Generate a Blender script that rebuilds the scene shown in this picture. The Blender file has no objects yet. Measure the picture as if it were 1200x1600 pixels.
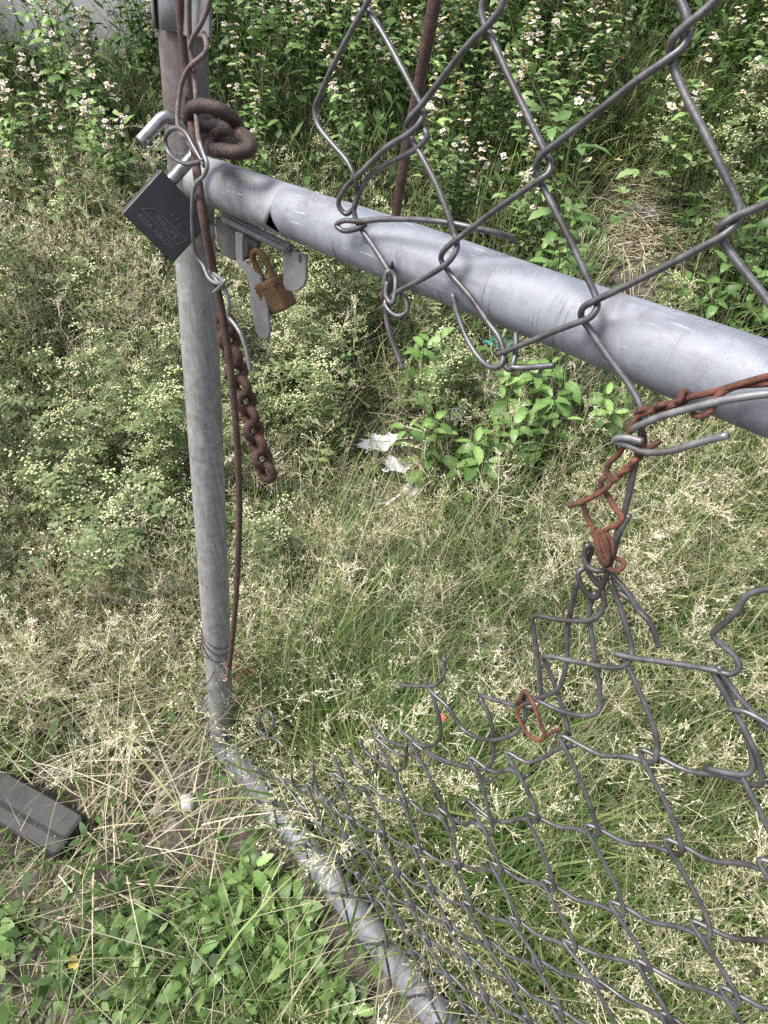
import bpy, bmesh, math, random
import numpy as np
from mathutils import Vector, Matrix

rnd = random.Random(7)
rng = np.random.default_rng(11)
SC = bpy.context.scene
COL = SC.collection

# ---------------------------------------------------------------- camera
def base(p, yaw, roll):
    f = np.array([math.sin(yaw)*math.cos(p), math.cos(yaw)*math.cos(p), -math.sin(p)])
    rt = np.cross(f, [0, 0, 1.0]); rt /= np.linalg.norm(rt); up = np.cross(rt, f)
    r2 = math.cos(roll)*rt + math.sin(roll)*up
    u2 = -math.sin(roll)*rt + math.cos(roll)*up
    return np.array([r2, -u2, f])            # rows: right, down, forward

FPX = 980.0                                   # focal length in pixels of the 1200 x 1600 frame
WC = base(math.radians(44.0), 0.0, math.radians(1.0))              # camera axes in the world
GC = base(0.61254877, -0.73407451, 0.14022230)                     # camera axes in the gate's own frame
G = WC.T @ GC                                                      # gate frame -> world (the gate leans back about 10 degrees)
CAMG = np.array([0.71209178, -0.39276723, 1.17587496])
CAM = G @ CAMG
RAIL_Z = 1.05378

cam_d = bpy.data.cameras.new('camera')
cam_d.sensor_fit = 'VERTICAL'; cam_d.sensor_height = 24.0
cam_d.lens = FPX/1600.0*24.0
cam_d.clip_start = 0.02; cam_d.clip_end = 400.0
cam = bpy.data.objects.new('camera', cam_d); COL.objects.link(cam)
m = Matrix.Identity(4)
for i in range(3):
    m[i][0] = WC[0][i]; m[i][1] = -WC[1][i]; m[i][2] = -WC[2][i]; m[i][3] = CAM[i]
cam.matrix_world = m
SC.camera = cam

# ---------------------------------------------------------------- sky, sun, exposure
SUN_EL, SUN_AZ = math.radians(60), math.radians(-100)              # high, from the left
world = bpy.data.worlds.new('World'); SC.world = world; world.use_nodes = True
nt = world.node_tree; nt.nodes.clear()
sky = nt.nodes.new('ShaderNodeTexSky'); sky.sky_type = 'NISHITA'; sky.sun_disc = False
sky.sun_elevation = SUN_EL; sky.sun_rotation = SUN_AZ
sky.air_density = 1.0; sky.dust_density = 4.0; sky.ozone_density = 1.0
bg = nt.nodes.new('ShaderNodeBackground'); bg.inputs['Strength'].default_value = 0.125
wo = nt.nodes.new('ShaderNodeOutputWorld')
hs = nt.nodes.new('ShaderNodeHueSaturation'); hs.inputs['Saturation'].default_value = 0.5   # thin cloud greys the blue
nt.links.new(sky.outputs[0], hs.inputs['Color']); nt.links.new(hs.outputs[0], bg.inputs[0]); nt.links.new(bg.outputs[0], wo.inputs[0])
sd = bpy.data.lights.new('sun', 'SUN'); sd.energy = 2.6; sd.angle = math.radians(24); sd.color = (1.0, 0.95, 0.86)
sun = bpy.data.objects.new('sun', sd); COL.objects.link(sun)
sdir = Vector((math.sin(SUN_AZ)*math.cos(SUN_EL), math.cos(SUN_AZ)*math.cos(SUN_EL), math.sin(SUN_EL)))
sun.rotation_euler = sdir.to_track_quat('Z', 'Y').to_euler()
SC.view_settings.view_transform = 'Standard'; SC.view_settings.look = 'None'
SC.view_settings.gamma = 1.0; SC.view_settings.use_curve_mapping = False
SC.view_settings.exposure = 1.14
SC.cycles.max_bounces = 3; SC.cycles.diffuse_bounces = 1; SC.cycles.glossy_bounces = 2
SC.cycles.transmission_bounces = 2; SC.cycles.use_denoising = False
SC.cycles.debug_use_spatial_splits = True
SC.render.film_transparent = False

# ---------------------------------------------------------------- where things stand
def ray(px, py):
    d = WC.T @ np.array([(px-600)/FPX, (py-800)/FPX, 1.0])
    return d
def g2w(x, y, z):
    return G @ np.array([x, y, z])
def gpl(px, py, yo=-0.03):                    # the point of the gate's plane (offset yo) seen there
    d = GC.T @ np.array([(px-600)/FPX, (py-800)/FPX, 1.0])
    t = (yo-CAMG[1])/d[1]
    return G @ (CAMG + t*d)
def gploc(px, py, yo=-0.03):
    d = GC.T @ np.array([(px-600)/FPX, (py-800)/FPX, 1.0])
    return CAMG + (yo-CAMG[1])/d[1]*d
def at(px, py, depth):
    return CAM + ray(px, py)*depth
def toscreen(P):                              # (N,3) -> pixel of the 1200 x 1600 frame
    q = (np.asarray(P)-CAM) @ WC.T
    return np.stack([600+FPX*q[:, 0]/np.maximum(q[:, 2], 1e-3), 800+FPX*q[:, 1]/np.maximum(q[:, 2], 1e-3)], 1), q[:, 2]

_ph = rng.uniform(0, 6.28, 24); _fr = rng.uniform(-1, 1, (24, 2))
def wav(x, y, f, k=0):
    s = 0
    for i in range(6):
        a = _fr[k+i]*f
        s = s + np.sin(a[0]*x+a[1]*y+_ph[k+i])
    return s/6
def terrain(x, y):
    d = y - CAM[1]
    t = np.clip(d-1.15, 0, None)
    ramp = 0.40*(np.sqrt(t*t+0.09)-0.3)
    over = np.clip(d-4.2, 0, None)
    ramp = ramp - 0.39*(np.sqrt(over*over+0.25)-0.5)
    return -0.06 + ramp + 0.02*wav(x, y, 9) + 0.045*wav(x, y, 3, 6)*np.clip(d-0.8, 0, 1) + 0.012*x
def gp(px, py):
    d = ray(px, py)
    lo, t = 0.1, 0.1
    while t < 60:
        p = CAM + d*t
        if p[2] < terrain(p[0], p[1]): break
        lo = t; t *= 1.03
    hi = t
    for _ in range(30):
        mid = (lo+hi)/2; p = CAM+d*mid
        if p[2] < terrain(p[0], p[1]): hi = mid
        else: lo = mid
    return CAM + d*hi

# ---------------------------------------------------------------- scene helpers
def tag(o, label=None, cat=None, group=None, kind=None):
    if label: o['label'] = label
    if cat: o['category'] = cat
    if group: o['group'] = group
    if kind: o['kind'] = kind
    return o
def empty(name, loc=(0, 0, 0)):
    o = bpy.data.objects.new(name, None); COL.objects.link(o); o.location = loc
    o.empty_display_size = 0.05
    return o
def mk(name, V, F, mats, parent=None, smooth=True, midx=None, vcol=None):
    me = bpy.data.meshes.new(name)
    me.from_pydata([tuple(map(float, v)) for v in V], [], [tuple(map(int, f)) for f in F])
    if not isinstance(mats, (list, tuple)): mats = [mats]
    for q in mats: me.materials.append(q)
    if smooth: me.polygons.foreach_set('use_smooth', [True]*len(me.polygons))
    if midx is not None: me.polygons.foreach_set('material_index', [int(i) for i in midx])
    if vcol is not None:
        a = me.attributes.new('v', 'FLOAT', 'POINT'); a.data.foreach_set('value', np.asarray(vcol, dtype=np.float32))
    me.update()
    o = bpy.data.objects.new(name, me); COL.objects.link(o)
    if parent is not None: link_to(o, parent)
    return o
def link_to(o, parent):
    o.parent = parent
    if parent.type == 'EMPTY' and tuple(parent.location) != (0, 0, 0):
        o.matrix_parent_inverse = Matrix.Translation(parent.location).inverted()
def quadmesh(name, V, Q, mat, vcol=None, smooth=True):             # fast: V (N,3), Q (M,4)
    me = bpy.data.meshes.new(name)
    V = np.ascontiguousarray(V, dtype=np.float32); Q = np.ascontiguousarray(Q, dtype=np.int32)
    me.vertices.add(len(V)); me.vertices.foreach_set('co', V.ravel())
    me.loops.add(Q.size); me.loops.foreach_set('vertex_index', Q.ravel())
    me.polygons.add(len(Q)); me.polygons.foreach_set('loop_start', np.arange(0, Q.size, 4, dtype=np.int32))
    me.polygons.foreach_set('loop_total', np.full(len(Q), 4, dtype=np.int32))
    me.polygons.foreach_set('use_smooth', np.full(len(Q), smooth))
    if vcol is not None:
        a = me.attributes.new('v', 'FLOAT', 'POINT'); a.data.foreach_set('value', np.asarray(vcol, dtype=np.float32))
    me.materials.append(mat); me.update(calc_edges=True); me.validate()
    o = bpy.data.objects.new(name, me); COL.objects.link(o)
    return o

def catmull(P, n=6, closed=False):
    P = [np.asarray(p, float) for p in P]; N = len(P); out = []
    if N < 3 and not closed: return P
    for i in range(N if closed else N-1):
        p1, p2 = P[i], P[(i+1) % N]
        p0 = P[(i-1) % N] if (closed or i > 0) else 2*p1-p2
        p3 = P[(i+2) % N] if (closed or i+2 < N) else 2*p2-p1
        # centripetal
        def tj(a, b): return max(np.linalg.norm(b-a), 1e-7)**0.5
        t0 = 0; t1 = t0+tj(p0, p1); t2 = t1+tj(p1, p2); t3 = t2+tj(p2, p3)
        for k in range(n):
            t = t1+(t2-t1)*k/n
            A1 = (t1-t)/(t1-t0)*p0+(t-t0)/(t1-t0)*p1; A2 = (t2-t)/(t2-t1)*p1+(t-t1)/(t2-t1)*p2
            A3 = (t3-t)/(t3-t2)*p2+(t-t2)/(t3-t2)*p3
            B1 = (t2-t)/(t2-t0)*A1+(t-t0)/(t2-t0)*A2; B2 = (t3-t)/(t3-t1)*A2+(t-t1)/(t3-t1)*A3
            out.append((t2-t)/(t2-t1)*B1+(t-t1)/(t2-t1)*B2)
    if not closed: out.append(P[-1])
    return out
def tubegeo(P, r, seg=8, closed=False, cap=True, off=0):
    P = [np.asarray(p, float) for p in P]; N = len(P)
    R = r if hasattr(r, '__len__') else [r]*N
    T = []
    for i in range(N):
        a = P[(i-1) % N] if (closed or i > 0) else P[i]
        b = P[(i+1) % N] if (closed or i < N-1) else P[i]
        t = b-a; L = np.linalg.norm(t); T.append(t/L if L > 1e-9 else np.array([0, 0, 1.0]))
    u = np.cross(T[0], [0.31, 0.2, 0.93]); u /= np.linalg.norm(u)
    V = []; F = []
    for i in range(N):
        u = u-T[i]*(u@T[i]); u /= np.linalg.norm(u); w = np.cross(T[i], u)
        for k in range(seg):
            a = 2*math.pi*k/seg
            V.append(P[i]+R[i]*(math.cos(a)*u+math.sin(a)*w))
    for i in range(N if closed else N-1):
        j = (i+1) % N
        sh = 0
        if closed and j == 0:                  # match the twist of the frame
            best = None
            for s in range(seg):
                dd = sum(np.sum((V[i*seg+k]-V[(k+s) % seg])**2) for k in range(seg))
                if best is None or dd < best: best = dd; sh = s
        for k in range(seg):
            F.append((off+i*seg+k, off+i*seg+(k+1) % seg, off+j*seg+((k+1+sh) % seg), off+j*seg+((k+sh) % seg)))
    if cap and not closed:
        F.append(tuple(off+k for k in range(seg))[::-1]); F.append(tuple(off+(N-1)*seg+k for k in range(seg)))
    return V, F
def tube(name, P, r, mat, parent=None, seg=8, closed=False, smoothn=5, cap=True):
    Q = catmull(P, smoothn, closed) if smoothn else P
    if hasattr(r, '__len__'):
        rr = np.interp(np.linspace(0, 1, len(Q)), np.linspace(0, 1, len(r)), r)
    else: rr = r
    V, F = tubegeo(Q, rr, seg, closed, cap)
    return mk(name, V, F, mat, parent)
def extrude_poly(name, P, nrm, th, mat, parent=None, hole=None):
    """flat plate: outline P (list of 3-D points), thickness th along nrm, bevelled edge"""
    bm = bmesh.new()
    nrm = Vector(nrm).normalized()
    vs = [bm.verts.new(Vector(p)) for p in P]
    f = bm.faces.new(vs)
    r = bmesh.ops.extrude_face_region(bm, geom=[f])
    for v in [g for g in r['geom'] if isinstance(g, bmesh.types.BMVert)]: v.co += nrm*th
    bmesh.ops.recalc_face_normals(bm, faces=bm.faces)
    es = [e for e in bm.edges if len(e.link_faces) == 2 and e.calc_face_angle(0) > 1.0]
    bmesh.ops.bevel(bm, geom=es, offset=th*0.22, segments=2, affect='EDGES')
    me = bpy.data.meshes.new(name); bm.to_mesh(me); bm.free(); me.materials.append(mat)
    o = bpy.data.objects.new(name, me); COL.objects.link(o)
    if parent: link_to(o, parent)
    return o

# ---------------------------------------------------------------- materials
def newmat(name):
    mt = bpy.data.materials.new(name); mt.use_nodes = True
    n = mt.node_tree.nodes; l = mt.node_tree.links
    b = n['Principled BSDF']
    return mt, n, l, b
def noise(n, l, scale, detail=4, rough=0.6, vec=None, dist=0.0):
    t = n.new('ShaderNodeTexNoise'); t.inputs['Scale'].default_value = scale
    t.inputs['Detail'].default_value = detail; t.inputs['Roughness'].default_value = rough
    t.inputs['Distortion'].default_value = dist
    if vec is not None: l.new(vec, t.inputs['Vector'])
    return t.outputs['Fac']
def ramp(n, l, fac, stops):
    r = n.new('ShaderNodeValToRGB'); e = r.color_ramp.elements
    while len(e) < len(stops): e.new(0.5)
    for k, (p, c) in enumerate(stops):
        e[k].position = p; e[k].color = (c[0], c[1], c[2], 1) if hasattr(c, '__len__') else (c, c, c, 1)
    l.new(fac, r.inputs[0]); return r.outputs['Color']
def mix(n, l, fac, a, b, mode='MIX'):
    x = n.new('ShaderNodeMix'); x.data_type = 'RGBA'; x.blend_type = mode
    for s, v in ((x.inputs[0], fac), (x.inputs[6], a), (x.inputs[7], b)):
        if isinstance(v, (int, float)): s.default_value = v
        elif isinstance(v, (tuple, list)): s.default_value = (v[0], v[1], v[2], 1)
        else: l.new(v, s)
    return x.outputs[2]
def objcoord(n, l, scale=(1, 1, 1), rot=(0, 0, 0)):
    c = n.new('ShaderNodeTexCoord'); mp = n.new('ShaderNodeMapping')
    mp.inputs['Scale'].default_value = scale; mp.inputs['Rotation'].default_value = rot
    l.new(c.outputs['Object'], mp.inputs['Vector']); return mp.outputs[0]
def bump(n, l, b, h, s, d=0.001):
    x = n.new('ShaderNodeBump'); x.inputs['Strength'].default_value = s; x.inputs['Distance'].default_value = d
    l.new(h, x.inputs['Height']); l.new(x.outputs[0], b.inputs['Normal'])

def galv(name, ca, cb, stain, metal=0.12, rough=0.6, rust=0.0, streak=None, loc=False, speck=0.0):
    """galvanised steel: mottled zinc, dark scuffs, fine scratches; loc = coordinates along the pipe"""
    mt, n, l, b = newmat(name)
    if loc:
        at_ = n.new('ShaderNodeAttribute'); at_.attribute_name = 'loc'; v = at_.outputs['Vector']
    else: v = objcoord(n, l)
    def sv(x, y, z):
        mp = n.new('ShaderNodeMapping'); mp.inputs['Scale'].default_value = (x, y, z); l.new(v, mp.inputs['Vector']); return mp.outputs[0]
    n1 = noise(n, l, 70, 8, 0.7, v); n2 = noise(n, l, 11, 6, 0.65, v, 1.2); n3 = noise(n, l, 420, 3, 0.7, v)
    c = mix(n, l, ramp(n, l, n1, [(0.32, 0.0), (0.68, 1.0)]), ca, cb)
    c = mix(n, l, ramp(n, l, n2, [(0.52, 0.0), (0.66, 0.75)]), c, stain)
    c = mix(n, l, ramp(n, l, n3, [(0.58, 0.0), (0.72, 0.6)]), c, tuple(q*0.55 for q in ca))
    vo = n.new('ShaderNodeTexVoronoi'); vo.inputs['Scale'].default_value = 170; l.new(v, vo.inputs['Vector'])
    c = mix(n, l, 0.07, c, ramp(n, l, vo.outputs['Color'], [(0.2, 0.25), (0.8, 0.75)]), 'OVERLAY')
    if loc:
        # rubbed bands round the pipe, scratches, dark smears
        s1 = noise(n, l, 1.0, 5, 0.7, sv(260, 14, 14)); m1 = noise(n, l, 9, 3, 0.5, v)
        def mul(p, q):
            x = n.new('ShaderNodeMath'); x.operation = 'MULTIPLY'; l.new(p, x.inputs[0]); l.new(q, x.inputs[1]); return x.outputs[0]
        c = mix(n, l, mul(ramp(n, l, s1, [(0.56, 0.0), (0.66, 0.9)]), ramp(n, l, m1, [(0.46, 0.0), (0.56, 1.0)])), c, tuple(q*0.5 for q in stain))
        s2 = noise(n, l, 1.0, 4, 0.6, sv(40, 420, 420)); m2 = noise(n, l, 16, 3, 0.5, v)
        c = mix(n, l, mul(ramp(n, l, s2, [(0.62, 0.0), (0.67, 0.9)]), ramp(n, l, m2, [(0.50, 0.0), (0.58, 1.0)])), c, tuple(min(1, 1.6*q) for q in cb))
        s3 = noise(n, l, 1.0, 5, 0.6, sv(7, 90, 90))
        c = mix(n, l, ramp(n, l, s3, [(0.54, 0.0), (0.70, 0.6)]), c, stain)
    if streak:
        st_ = noise(n, l, 1.0, 5, 0.65, sv(240, 240, 6))
        c = mix(n, l, 0.55, c, ramp(n, l, st_, [(0.25, 0.2), (0.75, 0.8)]), 'OVERLAY')
        s4 = noise(n, l, 1.0, 4, 0.6, sv(30, 30, 420)); m4 = noise(n, l, 26, 3, 0.5, v)
        x = n.new('ShaderNodeMath'); x.operation = 'MULTIPLY'
        l.new(ramp(n, l, s4, [(0.64, 0.0), (0.68, 0.9)]), x.inputs[0]); l.new(ramp(n, l, m4, [(0.54, 0.0), (0.60, 1.0)]), x.inputs[1])
        c = mix(n, l, x.outputs[0], c, tuple(min(1, 1.9*q) for q in cb))
    if rust:
        c = mix(n, l, ramp(n, l, n2, [(0.40, rust), (0.62, 0.0)]), c, (0.075, 0.045, 0.036))
    if speck:
        n5 = noise(n, l, 130, 6, 0.75, v)
        c = mix(n, l, ramp(n, l, n5, [(0.58, 0.0), (0.66, speck)]), c, (0.10, 0.055, 0.035))
    l.new(c, b.inputs['Base Color'])
    b.inputs['Metallic'].default_value = metal
    l.new(ramp(n, l, n1, [(0.3, rough-0.12), (0.75, rough+0.18)]), b.inputs['Roughness'])
    bump(n, l, b, n3, 0.25, 0.0006)
    return mt
def rusty(name, ca, cb, cc, rough=0.85, scale=240, metal=0.0):
    mt, n, l, b = newmat(name); v = objcoord(n, l)
    n1 = noise(n, l, scale, 8, 0.75, v); n2 = noise(n, l, scale*0.22, 6, 0.7, v, 0.8); n3 = noise(n, l, scale*0.5, 6, 0.7, v)
    c = mix(n, l, ramp(n, l, n2, [(0.40, 0.0), (0.60, 1.0)]), ca, cb)
    c = mix(n, l, ramp(n, l, n3, [(0.56, 0.0), (0.66, 0.9)]), c, tuple(min(1, q*k) for q, k in zip(cb, (2.0, 1.9, 1.6))))
    c = mix(n, l, ramp(n, l, n1, [(0.52, 0.0), (0.66, 1.0)]), c, cc)
    l.new(c, b.inputs['Base Color']); b.inputs['Roughness'].default_value = rough; b.inputs['Metallic'].default_value = metal
    bump(n, l, b, n1, 0.9, 0.002)
    return mt
M = {}
M['galv'] = galv('galvanised_rail', (0.185, 0.198, 0.238), (0.235, 0.25, 0.295), (0.12, 0.12, 0.14), loc=True)
M['galv_end'] = galv('galvanised_rail_end', (0.215, 0.224, 0.255), (0.295, 0.303, 0.335), (0.135, 0.128, 0.12), rust=0.08, loc=True)
M['galv_low'] = galv('galvanised_low', (0.155, 0.16, 0.19), (0.19, 0.195, 0.228), (0.125, 0.124, 0.14))
M['galv_stile'] = galv('galvanised_stile', (0.175, 0.178, 0.177), (0.27, 0.274, 0.278), (0.12, 0.117, 0.108), 0.1, 0.6, streak=1)
M['galv_top'] = galv('weathered_stile_top', (0.10, 0.092, 0.094), (0.21, 0.205, 0.215), (0.06, 0.046, 0.042), 0.2, 0.5, rust=0.6, streak=1)
M['sleeve'] = galv('sleeve_grey', (0.125, 0.13, 0.14), (0.18, 0.187, 0.20), (0.085, 0.085, 0.09), 0.15, 0.5, speck=0.3)
M['wire'] = galv('wire_grey', (0.06, 0.06, 0.065), (0.16, 0.16, 0.172), (0.04, 0.034, 0.031), 0.5, 0.40, speck=0.5)
M['wire_light'] = galv('wire_light', (0.12, 0.124, 0.135), (0.23, 0.235, 0.25), (0.07, 0.064, 0.06), 0.3, 0.42, speck=0.25)
M['wire_brown'] = rusty('wire_brown', (0.11, 0.085, 0.078), (0.16, 0.13, 0.12), (0.075, 0.055, 0.05), 0.6, 260, 0.2)
M['rod'] = rusty('rod_rust', (0.05, 0.03, 0.029), (0.095, 0.052, 0.043), (0.032, 0.021, 0.021), 0.75, 260, 0.1)
M['rust'] = rusty('rust_red', (0.065, 0.03, 0.024), (0.16, 0.055, 0.034), (0.04, 0.022, 0.02))
M['chain'] = rusty('chain_rust', (0.030, 0.0135, 0.011), (0.075, 0.028, 0.017), (0.018, 0.010, 0.009), 0.65, 300)
M['chain_dark'] = rusty('chain_dark', (0.028, 0.017, 0.017), (0.055, 0.033, 0.030), (0.09, 0.05, 0.034), 0.45, 160, 0.3)
M['orange_rust'] = rusty('lock_rust', (0.075, 0.035, 0.013), (0.115, 0.06, 0.020), (0.032, 0.016, 0.010), 0.65, 320)
M['dark_plate'] = rusty('dark_plate', (0.055, 0.053, 0.056), (0.095, 0.092, 0.095), (0.04, 0.035, 0.034), 0.6, 150, 0.3)
M['old_post'] = galv('old_post_grey', (0.016, 0.0168, 0.018), (0.032, 0.033, 0.035), (0.012, 0.011, 0.010), 0.1, 0.6)

def paint(name, c, rough=0.5, metal=0.0, var=0.25, scale=120):
    mt, n, l, b = newmat(name); v = objcoord(n, l)
    n1 = noise(n, l, scale, 5, 0.6, v)
    l.new(mix(n, l, ramp(n, l, n1, [(0.3, 0.0), (0.7, 1.0)]), tuple(q*(1-var) for q in c), tuple(min(1, q*(1+var)) for q in c)), b.inputs['Base Color'])
    b.inputs['Roughness'].default_value = rough; b.inputs['Metallic'].default_value = metal
    bump(n, l, b, n1, 0.1, 0.0005)
    return mt
M['lock_black'] = galv('lock_black', (0.016, 0.0172, 0.0205), (0.030, 0.032, 0.037), (0.045, 0.046, 0.05), 0.0, 0.45)
M['lock_letter'] = paint('lock_letter', (0.085, 0.09, 0.098), 0.4, 0.1, 0.2)
M['chrome'] = galv('shackle_steel', (0.32, 0.32, 0.33), (0.50, 0.50, 0.51), (0.10, 0.06, 0.05), 0.9, 0.3, rust=0.3)
M['white_plastic'] = paint('white_plastic', (0.72, 0.72, 0.74), 0.35, 0.0, 0.08, 30)
M['grey_plastic'] = paint('grey_plastic', (0.45, 0.46, 0.5), 0.4, 0.0, 0.15, 60)
M['teal_plastic'] = paint('teal_plastic', (0.10, 0.55, 0.50), 0.35, 0.0, 0.1, 40)
M['red_plastic'] = paint('red_plastic', (0.6, 0.06, 0.03), 0.4, 0.0, 0.1, 40)
M['stone'] = paint('pale_stone', (0.42, 0.42, 0.44), 0.8, 0.0, 0.25, 60)
M['wood_chip'] = paint('weathered_wood', (0.42, 0.37, 0.32), 0.85, 0.0, 0.3, 90)
M['wall'] = paint('whitewashed_wall', (0.66, 0.645, 0.66), 0.9, 0.0, 0.06, 3)
M['kerb'] = paint('pinkish_concrete', (0.30, 0.255, 0.25), 0.9, 0.0, 0.2, 20)

def leafy(name, c1, c2, c3, trans=0.25, rough=0.5, rndv=0.35, spec=0.35, mott=False):
    """colour from the point attribute 'v' (0..1) plus a shift per object"""
    mt, n, l, b = newmat(name)
    a = n.new('ShaderNodeAttribute'); a.attribute_name = 'v'
    c = ramp(n, l, a.outputs['Fac'], [(0.0, c1), (0.5, c2), (1.0, c3)])
    oi = n.new('ShaderNodeObjectInfo'); h = n.new('ShaderNodeHueSaturation')
    mr = n.new('ShaderNodeMapRange'); mr.inputs['To Min'].default_value = 1-rndv; mr.inputs['To Max'].default_value = 1+rndv
    l.new(oi.outputs['Random'], mr.inputs['Value']); l.new(mr.outputs[0], h.inputs['Value']); l.new(c, h.inputs['Color'])
    if mott:
        vv = objcoord(n, l); q1 = noise(n, l, 90, 5, 0.7, vv); q2 = noise(n, l, 22, 4, 0.6, vv)
        col_ = mix(n, l, 0.55, h.outputs[0], ramp(n, l, q1, [(0.3, 0.28), (0.7, 0.72)]), 'OVERLAY')
        col_ = mix(n, l, ramp(n, l, q2, [(0.60, 0.0), (0.74, 0.6)]), col_, (0.26, 0.24, 0.07))
    else: col_ = h.outputs[0]
    l.new(col_, b.inputs['Base Color']); b.inputs['Roughness'].default_value = rough
    b.inputs['Specular IOR Level'].default_value = spec
    tr = n.new('ShaderNodeBsdfTranslucent'); l.new(h.outputs[0], tr.inputs[0])
    ms = n.new('ShaderNodeMixShader'); ms.inputs[0].default_value = trans
    out = n['Material Output']
    l.new(b.outputs[0], ms.inputs[1]); l.new(tr.outputs[0], ms.inputs[2]); l.new(ms.outputs[0], out.inputs['Surface'])
    return mt
M['grass'] = leafy('green_grass', (0.03, 0.07, 0.014), (0.10, 0.172, 0.042), (0.30, 0.35, 0.13), 0.15, 0.45)
M['under'] = leafy('undergrowth_leaf', (0.022, 0.045, 0.011), (0.05, 0.10, 0.022), (0.13, 0.20, 0.06), 0.12, 0.5)  # leaf green set darker to deepen the shade in the gaps
M['straw'] = leafy('dry_grass', (0.20, 0.175, 0.10), (0.43, 0.385, 0.25), (0.70, 0.645, 0.50), 0.2, 0.6, 0.2)
M['seed'] = leafy('seed_heads', (0.20, 0.205, 0.095), (0.50, 0.46, 0.29), (0.82, 0.77, 0.60), 0.2, 0.6, 0.2)
M['leaf'] = leafy('weed_leaf', (0.075, 0.15, 0.04), (0.15, 0.26, 0.08), (0.28, 0.39, 0.15), 0.22, 0.42, 0.3)
M['leaf_bright'] = leafy('broad_leaf', (0.065, 0.135, 0.035), (0.115, 0.21, 0.058), (0.20, 0.31, 0.10), 0.2, 0.42, 0.3, mott=True)
M['fern'] = leafy('feathery_leaf', (0.06, 0.10, 0.032), (0.12, 0.17, 0.065), (0.22, 0.26, 0.12), 0.25, 0.5, 0.25)
M['stem'] = leafy('weed_stem', (0.07, 0.09, 0.03), (0.13, 0.16, 0.06), (0.20, 0.17, 0.09), 0.1, 0.55, 0.2)
M['stem_dark'] = leafy('dark_stem', (0.03, 0.022, 0.02), (0.05, 0.035, 0.03), (0.07, 0.05, 0.03), 0.0, 0.6, 0.2)
M['cream'] = leafy('cream_flower', (0.50, 0.54, 0.22), (0.70, 0.72, 0.38), (0.82, 0.82, 0.62), 0.2, 0.6, 0.12)
M['petal'] = leafy('white_petal', (0.72, 0.71, 0.66), (0.80, 0.79, 0.75), (0.85, 0.84, 0.80), 0.3, 0.5, 0.06)
M['disk'] = leafy('yellow_disk', (0.55, 0.25, 0.02), (0.66, 0.36, 0.03), (0.70, 0.45, 0.05), 0.1, 0.7, 0.2)
M['yellow_leaf'] = leafy('yellow_leaf', (0.60, 0.46, 0.06), (0.72, 0.58, 0.10), (0.75, 0.62, 0.15), 0.3, 0.5, 0.05)

def soil_mat():
    mt, n, l, b = newmat('soil'); v = objcoord(n, l)
    n1 = noise(n, l, 6, 8, 0.7, v); n2 = noise(n, l, 70, 6, 0.7, v); n3 = noise(n, l, 300, 3, 0.7, v)
    c = mix(n, l, ramp(n, l, n1, [(0.35, 0.0), (0.68, 1.0)]), (0.05, 0.038, 0.030), (0.15, 0.125, 0.108))
    c = mix(n, l, ramp(n, l, n2, [(0.50, 0.0), (0.70, 0.8)]), c, (0.24, 0.215, 0.195))
    c = mix(n, l, ramp(n, l, n3, [(0.6, 0.0), (0.75, 0.6)]), c, (0.04, 0.03, 0.024))
    l.new(c, b.inputs['Base Color']); b.inputs['Roughness'].default_value = 0.95
    bump(n, l, b, n2, 0.9, 0.01)
    return mt
M['soil'] = soil_mat()

# ---------------------------------------------------------------- ground, wall, kerb
def axis(a, b, dense0, dense1, fine, coarse):
    s = list(np.arange(a, dense0, coarse))+list(np.arange(dense0, dense1, fine))+list(np.arange(dense1, b+coarse, coarse))
    return np.array(s)
gx = axis(-40, 40, -3.0, 3.0, 0.035, 1.2); gy = axis(-30, 60, CAM[1]-0.6, CAM[1]+6.0, 0.04, 1.2)
X, Y = np.meshgrid(gx, gy)
Z = terrain(X, Y) + 0.006*rng.standard_normal(X.shape)
gV = np.stack([X.ravel(), Y.ravel(), Z.ravel()], 1)
nx, ny = len(gx), len(gy)
ii, jj = np.meshgrid(np.arange(nx-1), np.arange(ny-1)); i0 = (jj*nx+ii).ravel()
ground = quadmesh('ground', gV, np.stack([i0, i0+1, i0+nx+1, i0+nx], 1), M['soil'])
tag(ground, 'dry brown soil of the bank under the weeds', 'ground', kind='structure')

wl = gp(-420, 105); wr = gp(262, 75)
def boxpts(p0, p1, th, z0, z1):
    p0 = np.array(p0[:2]); p1 = np.array(p1[:2]); d = (p1-p0)/np.linalg.norm(p1-p0); nrm = np.array([-d[1], d[0]])
    b = [p0, p1, p1+nrm*th, p0+nrm*th]
    V = [(q[0], q[1], z0) for q in b]+[(q[0], q[1], z1) for q in b]
    F = [(0, 3, 2, 1), (4, 5, 6, 7), (0, 1, 5, 4), (1, 2, 6, 5), (2, 3, 7, 6), (3, 0, 4, 7)]
    return V, F
V, F = boxpts(wl, wr, 0.18, 0.1, 2.6)
wall = mk('wall', V, F, M['wall'], smooth=False)
tag(wall, 'whitewashed wall glimpsed behind the tall white-flowered weeds', 'wall')
V, F = boxpts(wl-np.array([0, 0.03, 0]), wr+np.array([0.03, -0.03, 0]), 0.24, 2.602, 2.68)
mk('coping', V, F, M['kerb'], wall, smooth=False)
k0 = at(1165, 18, 4.7); k1 = at(1330, 30, 4.6)
V, F = boxpts(k0, k1, 0.25, 0.55, float(k0[2])+0.03)
kerb = mk('concrete_block', V, F, M['kerb'], smooth=False)
bv = kerb.modifiers.new('bevel', 'BEVEL'); bv.width = 0.02; bv.segments = 3
tag(kerb, 'pinkish grey concrete block at the far end of the weedy bank', 'block')

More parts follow.
